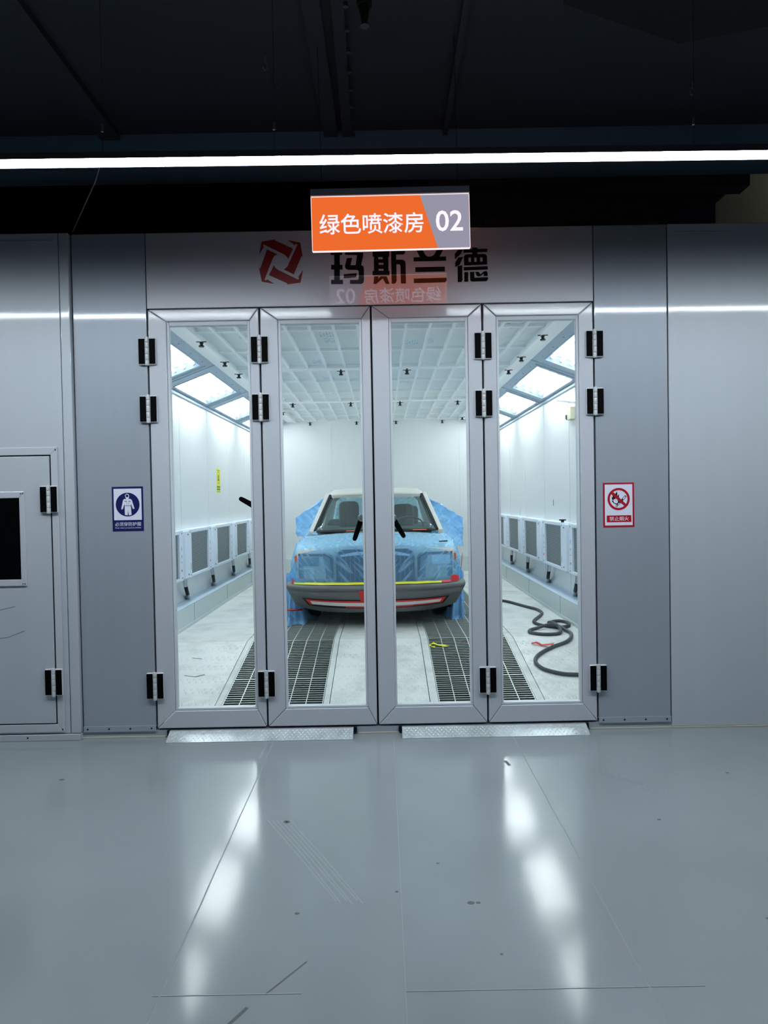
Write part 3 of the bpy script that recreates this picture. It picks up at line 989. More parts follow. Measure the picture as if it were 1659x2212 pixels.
dk = tag(MB().prism([(0.44, 4.34), (3.225, 4.30), (3.225, 4.49), (3.33, 4.62), (3.33, 4.9), (0.44, 4.9)], 'y', 1.2, 1.38).build('air_duct', 'duct_black'), 'upper black duct above the right side of the booth roof', 'duct')
dl = tag(MB().prism([(0.23, 4.06), (3.02, 4.06), (3.02, 4.25), (3.2, 4.38), (3.2, 4.45), (0.23, 4.45)], 'y', 1.4, 1.7).build('air_duct', 'duct_black'), 'lower black duct running behind the upper one over the booth', 'duct')
tag(MB().prism([(-9, 3.5), (3.2, 3.72), (6.5, 4.7), (6.5, 3.3), (-9, 3.3)], 'y', 2.3, 2.5).build('roof_edge', 'pit_black'), 'dark sloping edge behind the booth roof', 'roof')
for o, y, z in ((dk, 1.29, 4.88), (dl, 1.55, 4.43)):
    for x in (0.8, 1.8, 2.8):
        MB().cyl((x, y, z), (x, y, 6.8), 0.006, 6).build('hanger_rod', 'pit_black', o)
bt = tag(MB().box(0.826, 2.20, 0.58, 0.62, 3.76, 3.81).build('roof_batten', 'strut'), 'pale batten lying along the booth roof, right of the sign', 'batten')

rl = MB().box(5.0, 5.6, 1.64, 1.70, 5.16, 5.24).box(5.28, 5.32, 1.64, 2.6, 5.24, 5.27).build('wall_lamp', 'housing', wbg)
MB().box(5.02, 5.58, 1.70, 1.71, 5.17, 5.23).build('lamp_diffuser', 'led_dim', rl)

# ------------------------------------------------------------------ diamond-plate threshold ramps
def ramp(x0, x1, label):
    t = thing('threshold_ramp', label, 'ramp', ((x0 + x1) / 2, 0, 0), 0, 'threshold ramps at the folding doors')
    h = (x1 - x0) / 2
    yf, yb, zt = -0.125, -0.006, 0.050
    mb = MB().add([(-h, yf, 0.004), (h, yf, 0.004), (h, yb - 0.02, zt), (-h, yb - 0.02, zt), (-h, yb, zt), (h, yb, zt), (-h, yf, 0), (h, yf, 0), (h, yb, 0), (-h, yb, 0)],
                  [(0, 1, 2, 3), (3, 2, 5, 4), (6, 7, 1, 0), (4, 5, 8, 9), (6, 9, 8, 7), (0, 3, 4, 9, 6), (1, 7, 8, 5, 2)])
    sl = (zt - 0.004) / (yb - 0.02 - yf)
    n = int((x1 - x0) / 0.030)
    for i in range(n):
        for j in range(5):
            cx = -h + 0.02 + i * 0.030 + (0.015 if j % 2 else 0)
            cy = yf + 0.012 + j * 0.019
            a = rad(45 if (i + j) % 2 else -45)
            if cx > h - 0.012:
                continue
            ca, sa = math.cos(a), math.sin(a)

            def q(u, v, e):
                y = cy + u * sa + v * ca
                return (cx + u * ca - v * sa, y, 0.004 + sl * (y - yf) + e)
            mb.add([q(-0.012, 0, 0), q(0, -0.003, 0), q(0.012, 0, 0), q(0, 0.003, 0), q(0, 0, 0.0028)], [(0, 1, 4), (1, 2, 4), (2, 3, 4), (3, 0, 4)])
    mb.build('tread_plate', 'ramp_plate', t)
    for s in (-1, 1):
        MB().box(s * (h + 0.012) - 0.012, s * (h + 0.012) + 0.012, -0.014, 0.0, 0.012, 0.05).build('bracket', 'screw', t, 0.002)
    return t


ramp(-1.515, -0.232, 'worn diamond-plate ramp at the foot of the two left door leaves')
ramp(0.108, 1.395, 'worn diamond-plate ramp at the foot of the two right door leaves')

# ------------------------------------------------------------------ booth shell
CX = -0.075
XL, XR, YE = -2.28, 2.13, 7.97
KL, KR = -2.115, 1.955
ZF = 0.30
RY0, RY1 = 0.10, 1.80
RS = 0.173


def zf(y):
    return min(ZF, 0.07 + (y - 0.47) * RS) if y < RY1 + 0.03 else ZF


wlb = struct(MB().box(XL - 0.05, XL, 0.06, YE, -0.4, 3.3).build('wall_left', 'booth_white'), 'white left wall inside the spray booth', 'wall')
wrb = struct(MB().box(XR, XR + 0.05, 0.06, YE, -0.4, 3.3).build('wall_right', 'booth_white'), 'white right wall inside the spray booth', 'wall')
wbb = struct(MB().box(XL - 0.05, XR + 0.05, YE, YE + 0.05, -0.4, 3.3).build('wall_back', 'booth_white'), 'white back wall of the spray booth behind the car', 'wall')
for side, par, ys in ((XL, wlb, (3.015, 4.256, 5.483, 6.72)), (XR, wrb, (3.05, 4.275, 5.5, 6.73))):
    s = 1 if side < 0 else -1
    mb = MB()
    for y in ys:
        mb.box(min(side, side + s * 0.004), max(side, side + s * 0.004), y - 0.012, y + 0.012, 0.53, 2.86)
    mb.build('panel_joint', 'booth_white', par, 0.0015)
mb = MB()
for x in (-0.939, 0.238, 1.441):
    mb.box(x - 0.014, x + 0.014, YE - 0.004, YE, 0.5, 3.08)
mb.build('panel_joint', 'booth_white', wbb, 0.0015)
# inner face of the front wall
fi = MB()
fi.box(XL, XS[0] - 0.01, 0.06, 0.09, 0.0, 3.3).box(XS[4] + 0.01, XR, 0.06, 0.09, 0.0, 3.3).box(XS[0] - 0.01, XS[4] + 0.01, 0.06, 0.09, 2.99, 3.3)
struct(fi.build('wall_front_inner', 'booth_white'), 'white inner face of the booth front around the doors', 'wall')

# booth ceiling: filter cloth, battens, beams
ZC = 3.08
cb = struct(MB().box(CX - 1.66, CX + 1.66, 0.09, YE, ZC + 0.042, ZC + 0.12).build('ceiling_booth', 'fabric'), 'white filter ceiling of the spray booth with its grid of battens', 'ceiling')
mb = MB()
x = 0.018 - 0.204 * 7
while x < CX + 1.47:
    mb.box(x - 0.011, x + 0.011, 0.09, YE, ZC + 0.008, ZC + 0.045)
    x += 0.204
mb.build('batten', 'rib', cb)
mb = MB()
for y in (0.30, 1.13, 1.965, 3.745, 4.62, 6.42, 7.26):
    mb.box(CX - 1.5, CX + 1.5, y - 0.024, y + 0.024, ZC + 0.016, ZC + 0.045)
mb.build('cross_batten', 'rib', cb)
for y in (2.855, 5.44, 7.93):
    MB().box(CX - 1.5, CX + 1.5, y - 0.075, y + 0.075, ZC + 0.010, ZC + 0.05).box(CX - 1.5, CX + 1.5, y - 0.075, y - 0.055, ZC + 0.002, ZC + 0.012).box(CX - 1.5, CX + 1.5, y + 0.055, y + 0.075, ZC + 0.002, ZC + 0.012).build('beam', 'rib', cb)
mb = MB()
for s in (-1, 1):
    mb.box(min(CX + s * 1.495, CX + s * 1.66), max(CX + s * 1.495, CX + s * 1.66), 0.09, YE, ZC - 0.002, ZC + 0.06)
    mb.box(min(CX + s * 1.495, CX + s * 1.515), max(CX + s * 1.495, CX + s * 1.515), 0.09, YE, ZC - 0.02, ZC)
mb.build('side_band', 'rib', cb)
for px, py, wd in ((-0.45, 1.40, 0.17), (-0.46, 1.62, 0.10), (0.30, 1.76, 0.14), (0.46, 1.70, 0.10), (-0.66, 2.62, 0.12), (-0.62, 3.62, 0.14), (0.30, 3.95, 0.14), (-0.62, 4.8, 0.10), (-1.38, 4.75, 0.10), (-0.61, 5.8, 0.12), (1.02, 1.78, 0.12), (-1.2, 1.45, 0.12), (-1.30, 5.85, 0.08), (0.28, 5.95, 0.1)):
    mb = MB()
    for r in range(5):
        for q in range(6):
            if (q * 7 + r * 3 + int(abs(px) * 100)) % 4 == 0:
                continue
            mb.box(px - wd / 2 + q * wd / 6, px - wd / 2 + q * wd / 6 + wd / 6 * 0.6, py - 0.09 + r * 0.036, py - 0.09 + r * 0.036 + 0.013, ZC + 0.0405, ZC + 0.043)
    mb.build('stamped_print', 'print_blue', cb)
for px, py, a in ((0.86, 1.27, 0.5), (1.13, 1.18, -0.5)):
    c, s_ = math.cos(a), math.sin(a)
    MB().prism([(px + u * c - v * s_, py + u * s_ + v * c) for u, v in ((-0.03, -0.09), (0.03, -0.09), (0.03, 0.09), (-0.03, 0.09))], 'z', ZC + 0.039, ZC + 0.042).build('tape_patch', 'masking_beige', cb)

# kerbs along the walls
for nm, xk, xw, lab in (('trim_3', KL, XL, 'white step along the foot of the left booth wall'), ('trim_4', KR, XR, 'white step along the foot of the right booth wall')):
    s = 1 if xk > xw else -1
    a, b = min(xk, xw), max(xk, xw)
    kb_ = struct(MB().box(a, b, 0.10, YE - 0.01, 0.0, 0.520).build(nm, 'kerb', None, 0.002), lab, 'kerb')
    MB().box(a, b, 0.10, YE - 0.01, 0.521, 0.533).build('cap', 'kerb_top', kb_, 0.002)
    mb = MB()
    for y in (1.2, 2.85, 4.5, 6.2):
        mb.box(min(xk, xk + s * 0.0015), max(xk, xk + s * 0.0015), y - 0.002, y + 0.002, ZF, 0.53)
    mb.build('joint', 'screw', kb_)
    MB().box(min(xk, xk + s * 0.012), max(xk, xk + s * 0.012), 0.10, YE - 0.2, ZF - 0.25, ZF + 0.035).build('foot_strip', 'kerb', kb_, 0.003)
struct(MB().box(XL, XR, YE - 0.14, YE, 0.0, 0.57).build('trim_5', 'kerb', None, 0.003), 'white step along the foot of the booth back wall', 'kerb')

# booth floor: plates over a pit, with slots for the gratings
fb = struct(MB().box(XL, XR, 0.06, YE, -0.40, -0.34).build('floor_booth', 'booth_floor_base'), 'dirty white steel floor of the spray booth with a ramp behind the doors', 'floor')
strips = [(KL, -1.324), (-0.438, 0.340), (1.227, KR)]
FY = [1.80, 2.83, 3.90, 4.95, 6.0, 7.05, 7.83]
for x0, x1 in strips:
    p = [(x0 + 0.003, RY0, zf(RY0)), (x1 - 0.003, RY0, zf(RY0)), (x1 - 0.003, RY1 - 0.003, ZF), (x0 + 0.003, RY1 - 0.003, ZF)]
    q = [(a, b, c - 0.03) for a, b, c in p]
    MB().add(p + q, [(0, 1, 2, 3), (7, 6, 5, 4), (0, 4, 5, 1), (1, 5, 6, 2), (2, 6, 7, 3), (3, 7, 4, 0)]).build('ramp_plate', 'plate', fb)
    mb = MB()
    for a, b in zip(FY[:-1], FY[1:]):
        mb.box(x0 + 0.003, x1 - 0.003, a + 0.003, b - 0.003, ZF - 0.03, ZF)
    mb.build('floor_plate', 'flat_plate', fb, 0.0015)
mb = MB()
for xa, xb in ((-1.321, -1.274), (-0.486, -0.441), (0.343, 0.405), (1.164, 1.224)):
    p = [(xa, RY0, zf(RY0)), (xb, RY0, zf(RY0)), (xb, RY1, ZF), (xa, RY1, ZF)]
    q = [(a, b, c - 0.10) for a, b, c in p]
    mb.add(p + q, [(0, 1, 2, 3), (7, 6, 5, 4), (0, 4, 5, 1), (1, 5, 6, 2), (2, 6, 7, 3), (3, 7, 4, 0)])
    mb.box(xa, xb, RY1, 7.83, ZF - 0.1, ZF)
mb.build('slot_frame', 'flat_plate', fb, 0.001)
mb = MB()
for xa, xb in ((-1.30, -1.28), (-0.47, -0.45), (0.36, 0.38), (1.19, 1.21)):
    mb.box(xa, xb, 0.1, 7.9, -0.35, 0.0 - 0.06)
mb.build('pit_wall', 'booth_floor_base', fb)
for pts in ([(-1.90, 0.72), (-1.78, 0.66), (-1.66, 0.65)], [(-1.72, 1.05), (-1.62, 1.02), (-1.55, 1.06)], [(-1.75, 1.42), (-1.66, 1.40)]):
    mb = MB()
    for (a, b), (c, d) in zip(pts[:-1], pts[1:]):
        mb.add([(a, b, zf(b) + 0.001), (a + 0.01, b - 0.014, zf(b - 0.014) + 0.001), (c + 0.01, d - 0.014, zf(d - 0.014) + 0.001), (c, d, zf(d) + 0.001)], [(0, 1, 2, 3)])
    mb.build('scrape', 'dark_mark', fb)


# ------------------------------------------------------------------ floor gratings
def grate(x0, x1, ya, yb, label):
    yc = (ya + yb) / 2
    za, zb = zf(ya), zf(yb)
    t = thing('floor_grating', label, 'grating', ((x0 + x1) / 2, yc, zf(yc)), 0, 'steel gratings in the booth floor')
    t.rotation_euler = (math.atan2(zb - za, yb - ya), 0, 0)
    L = math.hypot(yb - ya, zb - za) / 2 - 0.004
    h = (x1 - x0) / 2 - 0.003
    mb = MB()
    n = max(2, int(round(2 * L / 0.0385)))
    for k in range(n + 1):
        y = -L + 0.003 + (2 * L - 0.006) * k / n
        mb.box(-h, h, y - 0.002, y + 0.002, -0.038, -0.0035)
    mb.build('bearing_bar', 'grate_shade', t)
    mb = MB()
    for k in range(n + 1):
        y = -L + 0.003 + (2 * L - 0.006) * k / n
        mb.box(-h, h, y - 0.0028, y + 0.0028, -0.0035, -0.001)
    mb.build('lit_bar_top', 'grate', t)  # brighter strips paint in the light caught along the bar tops
    mb = MB()
    m = int(round(2 * h / 0.122))
    for k in range(m + 1):
        x = -h + 0.003 + (2 * h - 0.006) * k / m
        mb.box(x - 0.003, x + 0.003, -L, L, -0.012, 0.0)
    mb.build('cross_rod', 'grate', t)
    return t


GY = [0.10, 0.95, 1.80, 2.85, 3.95, 5.0, 6.1, 7.2]
names = ['nearest the doors on the ramp', 'on the upper part of the ramp', 'just beyond the ramp, by the front tyre', 'beneath the engine bay', 'beneath the cabin', 'beneath the rear seats', 'beneath the boot']
for si, (x0, x1) in enumerate(((-1.273, -0.487), (0.406, 1.163))):
    for k in range(len(GY) - 1):
        grate(x0, x1, GY[k], GY[k + 1], '%s steel grating, %s' % (('left track', 'right track')[si], names[k]))

# ------------------------------------------------------------------ slanted ceiling lights
def light_module():
    """Local frame: u across the slope (0 at the wall, towards the ceiling), y along the booth; right-hand wall."""
    t = thing('ceiling_light', 'x', 'light', (0, 0, 0), 0, 'slanted lights along the booth ceiling')
    A = Vector((2.205, 0, 2.875))
    B = Vector((1.648, 0, 3.086))
    d = (B - A).normalized()
    n = Vector((d.z, 0, -d.x))          # outwards, away from the room
    if n.z < 0:
        n = -n
    L = (B - A).length

    def P(u, y, e=0.0):
        p = A + d * u + n * e
        return (p.x, y, p.z)
    u0, u1 = 0.062, 0.470
    y0, y1 = -0.90, 0.90
    l0, l1 = -0.705, 0.705
    mb = MB()

    def slab(a, b, c, e, top=0.0, bot=0.02):
        vs = [P(a, c, top), P(b, c, top), P(b, e, top), P(a, e, top), P(a, c, bot), P(b, c, bot), P(b, e, bot), P(a, e, bot)]
        mb.add(vs, [(0, 1, 2, 3), (7, 6, 5, 4), (0, 4, 5, 1), (1, 5, 6, 2), (2, 6, 7, 3), (3, 7, 4, 0)])
    slab(0, u0, y0, y1)
    slab(u1, L, y0, y1)
    slab(u0, u1, y0, l0)
    slab(u0, u1, l1, y1)
    mb.build('frame', 'lamp_frame', t)
    mb = MB()
    slab(u0 - 0.03, u1 + 0.035, l0 - 0.10, l0 - 0.085, -0.012, 0.0)
    slab(-0.0, L * 0.98, y0, y0 + 0.012, -0.006, 0.0)
    for u in (0.03, 0.52):
        for y in (-0.6, -0.2, 0.2, 0.6):
            mb.cyl(P(u, y, 0), P(u, y, -0.006), 0.008, 8)
    slab(u0 - 0.012, u0, l0, l1, -0.006, 0.0)
    slab(u1, u1 + 0.012, l0, l1, -0.006, 0.0)
    slab(u0 - 0.012, u1 + 0.012, l1, l1 + 0.012, -0.006, 0.0)
    mb.build('trim_strip', 'lamp_frame', t)
    mb = MB()
    slab(u0 - 0.02, u1 + 0.02, l0 - 0.02, l1 + 0.02, 0.065, 0.075)
    slab(u0 - 0.02, u0, l0, l1, 0.02, 0.065)
    slab(u1, u1 + 0.02, l0, l1, 0.02, 0.065)
    slab(u0, u1, l0 - 0.02, l0, 0.02, 0.065)
    slab(u0, u1, l1, l1 + 0.02, 0.02, 0.065)
    mb.build('tray', 'lamp_tray', t)
    for k in range(4):
        u = u0 + (u1 - u0) * (k + 0.5) / 4
        tb = MB().cyl(P(u, l0 + 0.07, 0.032), P(u, l1 - 0.07, 0.032), 0.018, 10).build('fluorescent_tube', 'tube', t, 0, True)
        for ya, yb in ((l0 + 0.03, l0 + 0.07), (l1 - 0.07, l1 - 0.03)):
            MB().cyl(P(u, ya, 0.032), P(u, yb, 0.032), 0.02, 10).build('end_socket', 'lamp_tray', tb)
    mb = MB()
    slab(u0, u1, l0, l1, 0.003, 0.007)
    mb.build('cover_glass', 'glass', t)
    return t


lm = light_module()
lm.location = (CX, 1.575, 0)
ords = ['nearest the doors', 'second from the doors', 'third from the doors', 'farthest from the doors']
lm['label'] = 'slanted four-tube light on the right side, nearest the doors'
for k in range(4):
    if k:
        dup(lm, (CX, 1.575 + 1.8 * k, 0), 'slanted four-tube light on the right side, ' + ords[k])
    c = dup(lm, (CX, 1.575 + 1.8 * k, 0), 'slanted four-tube light on the left side, ' + ords[k], math.pi)
mb = MB()
for s in (-1, 1):
    for ya, yb in ((0.09, 0.675), (7.875, YE)):
        mb.add([(CX + s * 2.205, ya, 2.875), (CX + s * 1.648, ya, 3.086), (CX + s * 1.648, yb, 3.086), (CX + s * 2.205, yb, 2.875), (CX + s * 2.205, ya, 2.9), (CX + s * 1.648, ya, 3.11), (CX + s * 1.648, yb, 3.11), (CX + s * 2.205, yb, 2.9)], [(0, 1, 2, 3), (7, 6, 5, 4), (0, 4, 5, 1), (1, 5, 6, 2), (2, 6, 7, 3), (3, 7, 4, 0)])
struct(mb.build('ceiling_slope', 'lamp_frame'), 'plain end pieces of the slanted ceiling strips', 'ceiling')
mb = MB()
for x, s in ((XL, 1), (XR, -1)):
    mb.box(min(x, x + s * 0.02), max(x, x + s * 0.02), 0.1, YE, 2.842, 2.873)
struct(mb.build('trim_6', 'lamp_frame', None, 0.003), 'metal rails where the booth side walls meet the slanted lights', 'rail')

# ------------------------------------------------------------------ nozzles under the booth ceiling
nz = thing('spray_nozzle', 'x', 'nozzle', (0, 0, 0), 0, 'nozzles under the booth ceiling')
MB().cyl((0, 0, 0), (0, 0, -0.02), 0.010, 10).cyl((0, 0, -0.02), (0, 0, -0.05), 0.018, 12, 0.013).cyl((0, 0, -0.05), (0, 0, -0.062), 0.024, 14).build('body', 'screw', nz)
MB().box(-0.045, 0.045, -0.004, 0.004, -0.020, -0.013).box(-0.012, 0.012, -0.03, 0.03, -0.026, -0.02).build('wing', 'screw', nz)
spots = [(-0.431, 2.79, 0, 'on the first beam, above the hood, left one'), (0.293, 2.80, 0, 'on the first beam, above the hood, right one'),
         (-1.292, 5.365, 0, 'on the middle beam, leftmost'), (-0.442, 5.365, 0, 'on the middle beam, second from the left'), (0.281, 5.365, 0, 'on the middle beam, third from the left'), (1.127, 5.365, 0, 'on the middle beam, rightmost'),
         (-1.301, 7.89, 0, 'along the back wall, first from the left'), (-0.452, 7.89, 0, 'along the back wall, second from the left'), (0.27, 7.89, 0, 'along the back wall, third from the left'), (1.117, 7.89, 0, 'along the back wall, fourth from the left'),
         (-1.58, 1.332, 1, 'on the left ceiling edge, nearest the doors'), (-1.58, 2.244, 1, 'on the left ceiling edge, second from the doors'), (-1.58, 2.93, 1, 'on the left ceiling edge, third from the doors'), (-1.58, 6.36, 1, 'on the left ceiling edge, farthest from the doors'),
         (1.44, 1.305, 1, 'on the right ceiling edge, nearest the doors'), (1.44, 2.254, 1, 'on the right ceiling edge, second from the doors'), (1.44, 2.97, 1, 'on the right ceiling edge, third from the doors'), (1.44, 7.5, 1, 'on the right ceiling edge, farthest from the doors')]
for k, (x, y, e, lab) in enumerate(spots):
    o = nz if k == 0 else copy_tree(nz)
    o.location = (x, y, ZC - 0.012 + (0.012 if e else 0.0))
    o['label'] = 'small dark ceiling nozzle ' + lab


# ------------------------------------------------------------------ infrared heaters on the side walls
def heater(sd, hy, hl):
    """Against the right-hand wall; local x = 0 is the wall face, -x into the room; y = 0 at the near end of the grille frame."""
    def fin(mb_):
        mb_.v = [(sd * p[0], p[1], p[2]) for p in mb_.v]
        return mb_
    t = thing('heater_panel', 'x', 'heater', (0, 0, 0), 0, 'heater panels on the booth side walls')
    z0, z1 = 0.0, 0.54
    xf = -0.115
    f0, f1 = 0.0, 0.985
    g0, g1, gz0, gz1 = 0.085, 0.85, 0.032, 0.50
    mb = MB()
    mb.box(xf, 0, f0, g0, z0, z1).box(xf, 0, g1, f1, z0, z1).box(xf, 0, g0, g1, z0, gz0).box(xf, 0, g0, g1, gz1, z1)
    fin(mb).build('frame', 'heater_white', t, 0.004)
    fin(MB().box(xf + 0.022, xf + 0.03, g0, g1, gz0, gz1)).build('grille', 'heater_grille', t)
    fin(MB().box(xf + 0.02, xf + 0.022, g0, g0 + 0.03, gz0, gz1)).build('reflector', 'cream', t)
    mb = MB()
    mb.prism([(0, -0.245), (xf - 0.018, -0.215), (xf - 0.018, -0.03), (0, -0.004)], 'z', z0 + 0.012, z1 - 0.012)
    eb = fin(mb).build('junction_box', 'heater_white', t, 0.003)
    mb = MB()
    for z in (0.05, 0.49):
        mb.cyl((xf - 0.018, -0.12, z), (xf - 0.022, -0.12, z), 0.009, 8)
    fin(mb).build('screw', 'screw', eb)
    mb = MB()
    for y in (0.035, 0.93):
        for z in (0.03, 0.51):
            mb.cyl((xf, y, z), (xf - 0.003, y, z), 0.007, 8)
    fin(mb).build('screw', 'screw', t)
    mb = MB()
    for k, z in enumerate((0.36, 0.345, 0.33, 0.27, 0.255, 0.20)):
        mb.box(xf - 0.001, xf, 0.915 - 0.012, 0.915 + 0.012 + 0.006 * (k % 2), z - 0.003, z + 0.003)
    fin(mb).build('printed_label', 'screw', t)
    fin(MB().box(xf - 0.001, xf, 0.90, 0.935, 0.10, 0.125)).build('warning_label', 'orange_tape', t)
    fin(MB().box(xf - 0.0015, xf, 0.025, 0.06, 0.09, 0.16)).build('rating_plate', 'sticker', t)
    hs = fin(MB().tube([(-0.075, hy + 0.03, -0.085), (-0.072, hy + 0.06, -0.12), (-0.06, hy + 0.13, -0.165), (-0.05, hy + 0.19, -0.195)], 0.021, 10)).build('cable_sleeve', 'rubber', t, 0, True)
    fin(MB().cyl((-0.075, hy, 0.0 if hl == 0 else 0.012), (-0.075, hy + 0.03, -0.09), 0.022, 12).cyl((-0.05, hy + 0.18, -0.185), (-0.02, hy + 0.31, -0.262), 0.020, 12, 0.028)).build('fitting', 'chrome', hs)
    return t


ords = ['nearest the doors', 'second from the doors', 'third from the doors', 'fourth from the doors', 'farthest from the doors']
for sd, xw, wd, y0_, pitch, hy in ((1, XR, 'right', 1.70, 1.245, 0.80), (-1, XL, 'left', 1.675, 1.23, -0.08)):
    ht = heater(sd, hy, 0 if sd > 0 else 1)
    for k in range(5):
        o = ht if k == 0 else copy_tree(ht)
        o.location = (xw, y0_ + pitch * k, 0.80)
        o['label'] = 'white heater panel with dark grille on the %s booth wall, %s' % (wd, ords[k])

# ------------------------------------------------------------------ small things on the booth walls
ys = thing('yellow_notice', 'narrow yellow notice with printed symbol on the left booth wall', 'notice', (XL, 4.82, 1.936))
MB().box(0, 0.002, -0.11, 0.11, -0.166, 0.166).build('sheet', 'yellow_notice', ys)
mb = MB()
for i in range(28):
    a, b = 2 * math.pi * i / 28, 2 * math.pi * (i + 1) / 28
    mb.add([(0.0028, 0.076 * math.cos(a), 0.04 + 0.09 * math.sin(a)), (0.0028, 0.076 * math.cos(b), 0.04 + 0.09 * math.sin(b)), (0.0028, 0.062 * math.cos(b), 0.04 + 0.076 * math.sin(b)), (0.0028, 0.062 * math.cos(a), 0.04 + 0.076 * math.sin(a))], [(0, 1, 2, 3)])
mb.build('symbol_ring', 'orange_ink', ys)
mb = MB()
mb.box(0.002, 0.003, -0.09, 0.09, 0.138, 0.144).box(0.002, 0.003, -0.09, 0.09, -0.155, -0.149)
for r in range(2):
    for q in range(3):
        mb.box(0.002, 0.003, -0.085 + q * 0.06, -0.04 + q * 0.06, -0.098 - r * 0.035, -0.075 - r * 0.035)
mb.box(0.002, 0.003, -0.02, 0.02, 0.0, 0.08).box(0.002, 0.003, -0.045, 0.045, 0.0, 0.012)
mb.build('printed_text', 'green_ink', ys)
sw = thing('wall_switch', 'cream wall box with grey pull knob high on the right booth wall', 'switch', (XR, 2.86, 2.55))
MB().box(-0.05, 0, -0.075, 0.075, -0.065, 0.07).build('box', 'cream', sw, 0.005)
MB().cyl((-0.035, 0.12, -0.04), (-0.035, 0.12, 0.0), 0.022, 12).cyl((-0.035, 0.12, -0.055), (-0.035, 0.12, -0.04), 0.012, 12, 0.022).build('knob', 'strut', sw, 0.002, True)
MB().tube([(-0.035, 0.12, 0.0), (-0.035, 0.125, 0.08)] + [(-0.035, 0.105 + 0.022 * math.cos(a), 0.10 + 0.022 * math.sin(a)) for a in [-1.2 + i * 0.6 for i in range(10)]], 0.003, 6).build('ring_wire', 'chrome', sw)
MB().tube([(-0.035, 0.12, -0.05), (-0.03, 0.04, -0.056), (-0.03, -0.02, -0.056)], 0.004, 6).build('cable', 'cream', sw)
tag(MB().tube([(XR - 0.01, 3.60, 2.808), (XR - 0.012, 3.2, 2.745), (XR - 0.012, 2.7, 2.66)], 0.007, 6).build('wall_cable', 'booth_white'), 'thin white cable across the top of the right booth wall', 'cable')
kn = thing('rubber_stopper', 'black mushroom-shaped stopper standing on a heater top at the right booth wall', 'stopper', (2.045, 3.05, 1.34))
MB().cyl((0, 0, 0), (0, 0, 0.02), 0.018, 12).build('stem', 'rubber', kn)
MB().cyl((0, 0, 0.02), (0, 0, 0.035), 0.04, 16).build('cap', 'rubber', kn, 0.004)
tag(MB().box(XR - 0.002, XR, 5.88, 5.92, 1.36, 1.44).build('blue_tape', 'print_blue'), 'scrap of blue tape on the right booth wall above the heaters', 'tape')
tag(MB().box(XR - 0.002, XR, 3.80, 3.815, 1.52, 1.60).build('black_mark', 'rubber'), 'short black mark on the right booth wall', 'mark')

# ------------------------------------------------------------------ air hose with red tape, yellow tape on the grating
HP = [(1.30, 4.75), (1.40, 4.40), (1.488, 4.039), (1.565, 3.909), (1.711, 3.482), (1.785, 3.287), (1.796, 3.055), (1.729, 2.844), (1.599, 2.551), (1.578, 2.405), (1.615, 2.266), (1.684, 2.181), (1.780, 2.150), (1.862, 2.19), (1.905, 2.30), (1.905, 2.42), (1.851, 2.50), (1.761, 2.45), (1.705, 2.349), (1.705, 2.265), (1.735, 2.145), (1.727, 1.937), (1.667, 1.820), (1.539, 1.800), (1.435, 1.868), (1.425, 1.976), (1.497, 2.083), (1.63, 2.135), (1.74, 2.073), (1.794, 1.931), (1.781, 1.756), (1.698, 1.61), (1.535, 1.486), (1.42, 1.378), (1.335, 1.26), (1.304, 1.145), (1.33, 1.031), (1.387, 0.963), (1.482, 0.905), (1.593, 0.886), (1.75, 0.862), (1.88, 0.80)]


def catmull(p, n=6):
    out = []
    for i in range(len(p) - 1):
        a, b, c, d = p[max(0, i - 1)], p[i], p[i + 1], p[min(len(p) - 1, i + 2)]
        for k in range(n):
            t = k / n
            out.append(tuple(0.5 * ((2 * b[j]) + (-a[j] + c[j]) * t + (2 * a[j] - 5 * b[j] + 4 * c[j] - d[j]) * t * t + (-a[j] + 3 * b[j] - 3 * c[j] + d[j]) * t ** 3) for j in range(len(b))))
    out.append(tuple(p[-1]))
    return out


RH = 0.0165
pts = []
for i, (x, y) in enumerate(catmull(HP)):
    lift = RH
    seg = i / 6.0
    if 17.0 < seg < 22.0:
        lift += RH * 1.9 * math.sin((seg - 17.0) / 5.0 * math.pi) ** 2
    if 26.0 < seg < 29.0:
        lift += RH * 2.0 * math.sin((seg - 26.0) / 3.0 * math.pi) ** 2
    pts.append((x, y, zf(y) + lift))
tag(MB().tube(pts, RH, 10).build('air_hose', 'hose', None, 0, True), 'dark grey air hose coiled on the booth floor by the right wall', 'hose')
rt_ = [(1.365, 1.60), (1.405, 1.575), (1.45, 1.555), (1.50, 1.52), (1.545, 1.492)]
mb = MB()
for k, (x, y) in enumerate(rt_):
    wd = (0.006, 0.018, 0.012, 0.02, 0.026)[k]
    e = 0.004 + (0.018 if k in (1, 3) else 0.0) + (0.034 if k == 4 else 0)
    mb.v += [(x + wd * 0.5, y + wd, zf(y) + e + 0.006), (x - wd * 0.5, y - wd, zf(y) + e)]
mb.f = [(2 * k, 2 * k + 1, 2 * k + 3, 2 * k + 2) for k in range(4)]
tag(mb.build('red_tape', 'red_tape', None, 0, False, solid=0.003), 'twisted scrap of red tape stuck to the grey hose', 'tape')
yt = [(0.594, 1.580), (0.545, 1.575), (0.50, 1.605), (0.454, 1.642), (0.43, 1.63), (0.414, 1.597), (0.44, 1.565), (0.462, 1.545)]
mb = MB()
for k, (x, y) in enumerate(yt):
    wd = (0.004, 0.016, 0.018, 0.016, 0.008, 0.010, 0.012, 0.010)[k]
    mb.v += [(x, y + wd, zf(y) + 0.004 + 0.012 * (k % 2)), (x, y - wd, zf(y) + 0.004)]
mb.f = [(2 * k, 2 * k + 1, 2 * k + 3, 2 * k + 2) for k in range(7)]
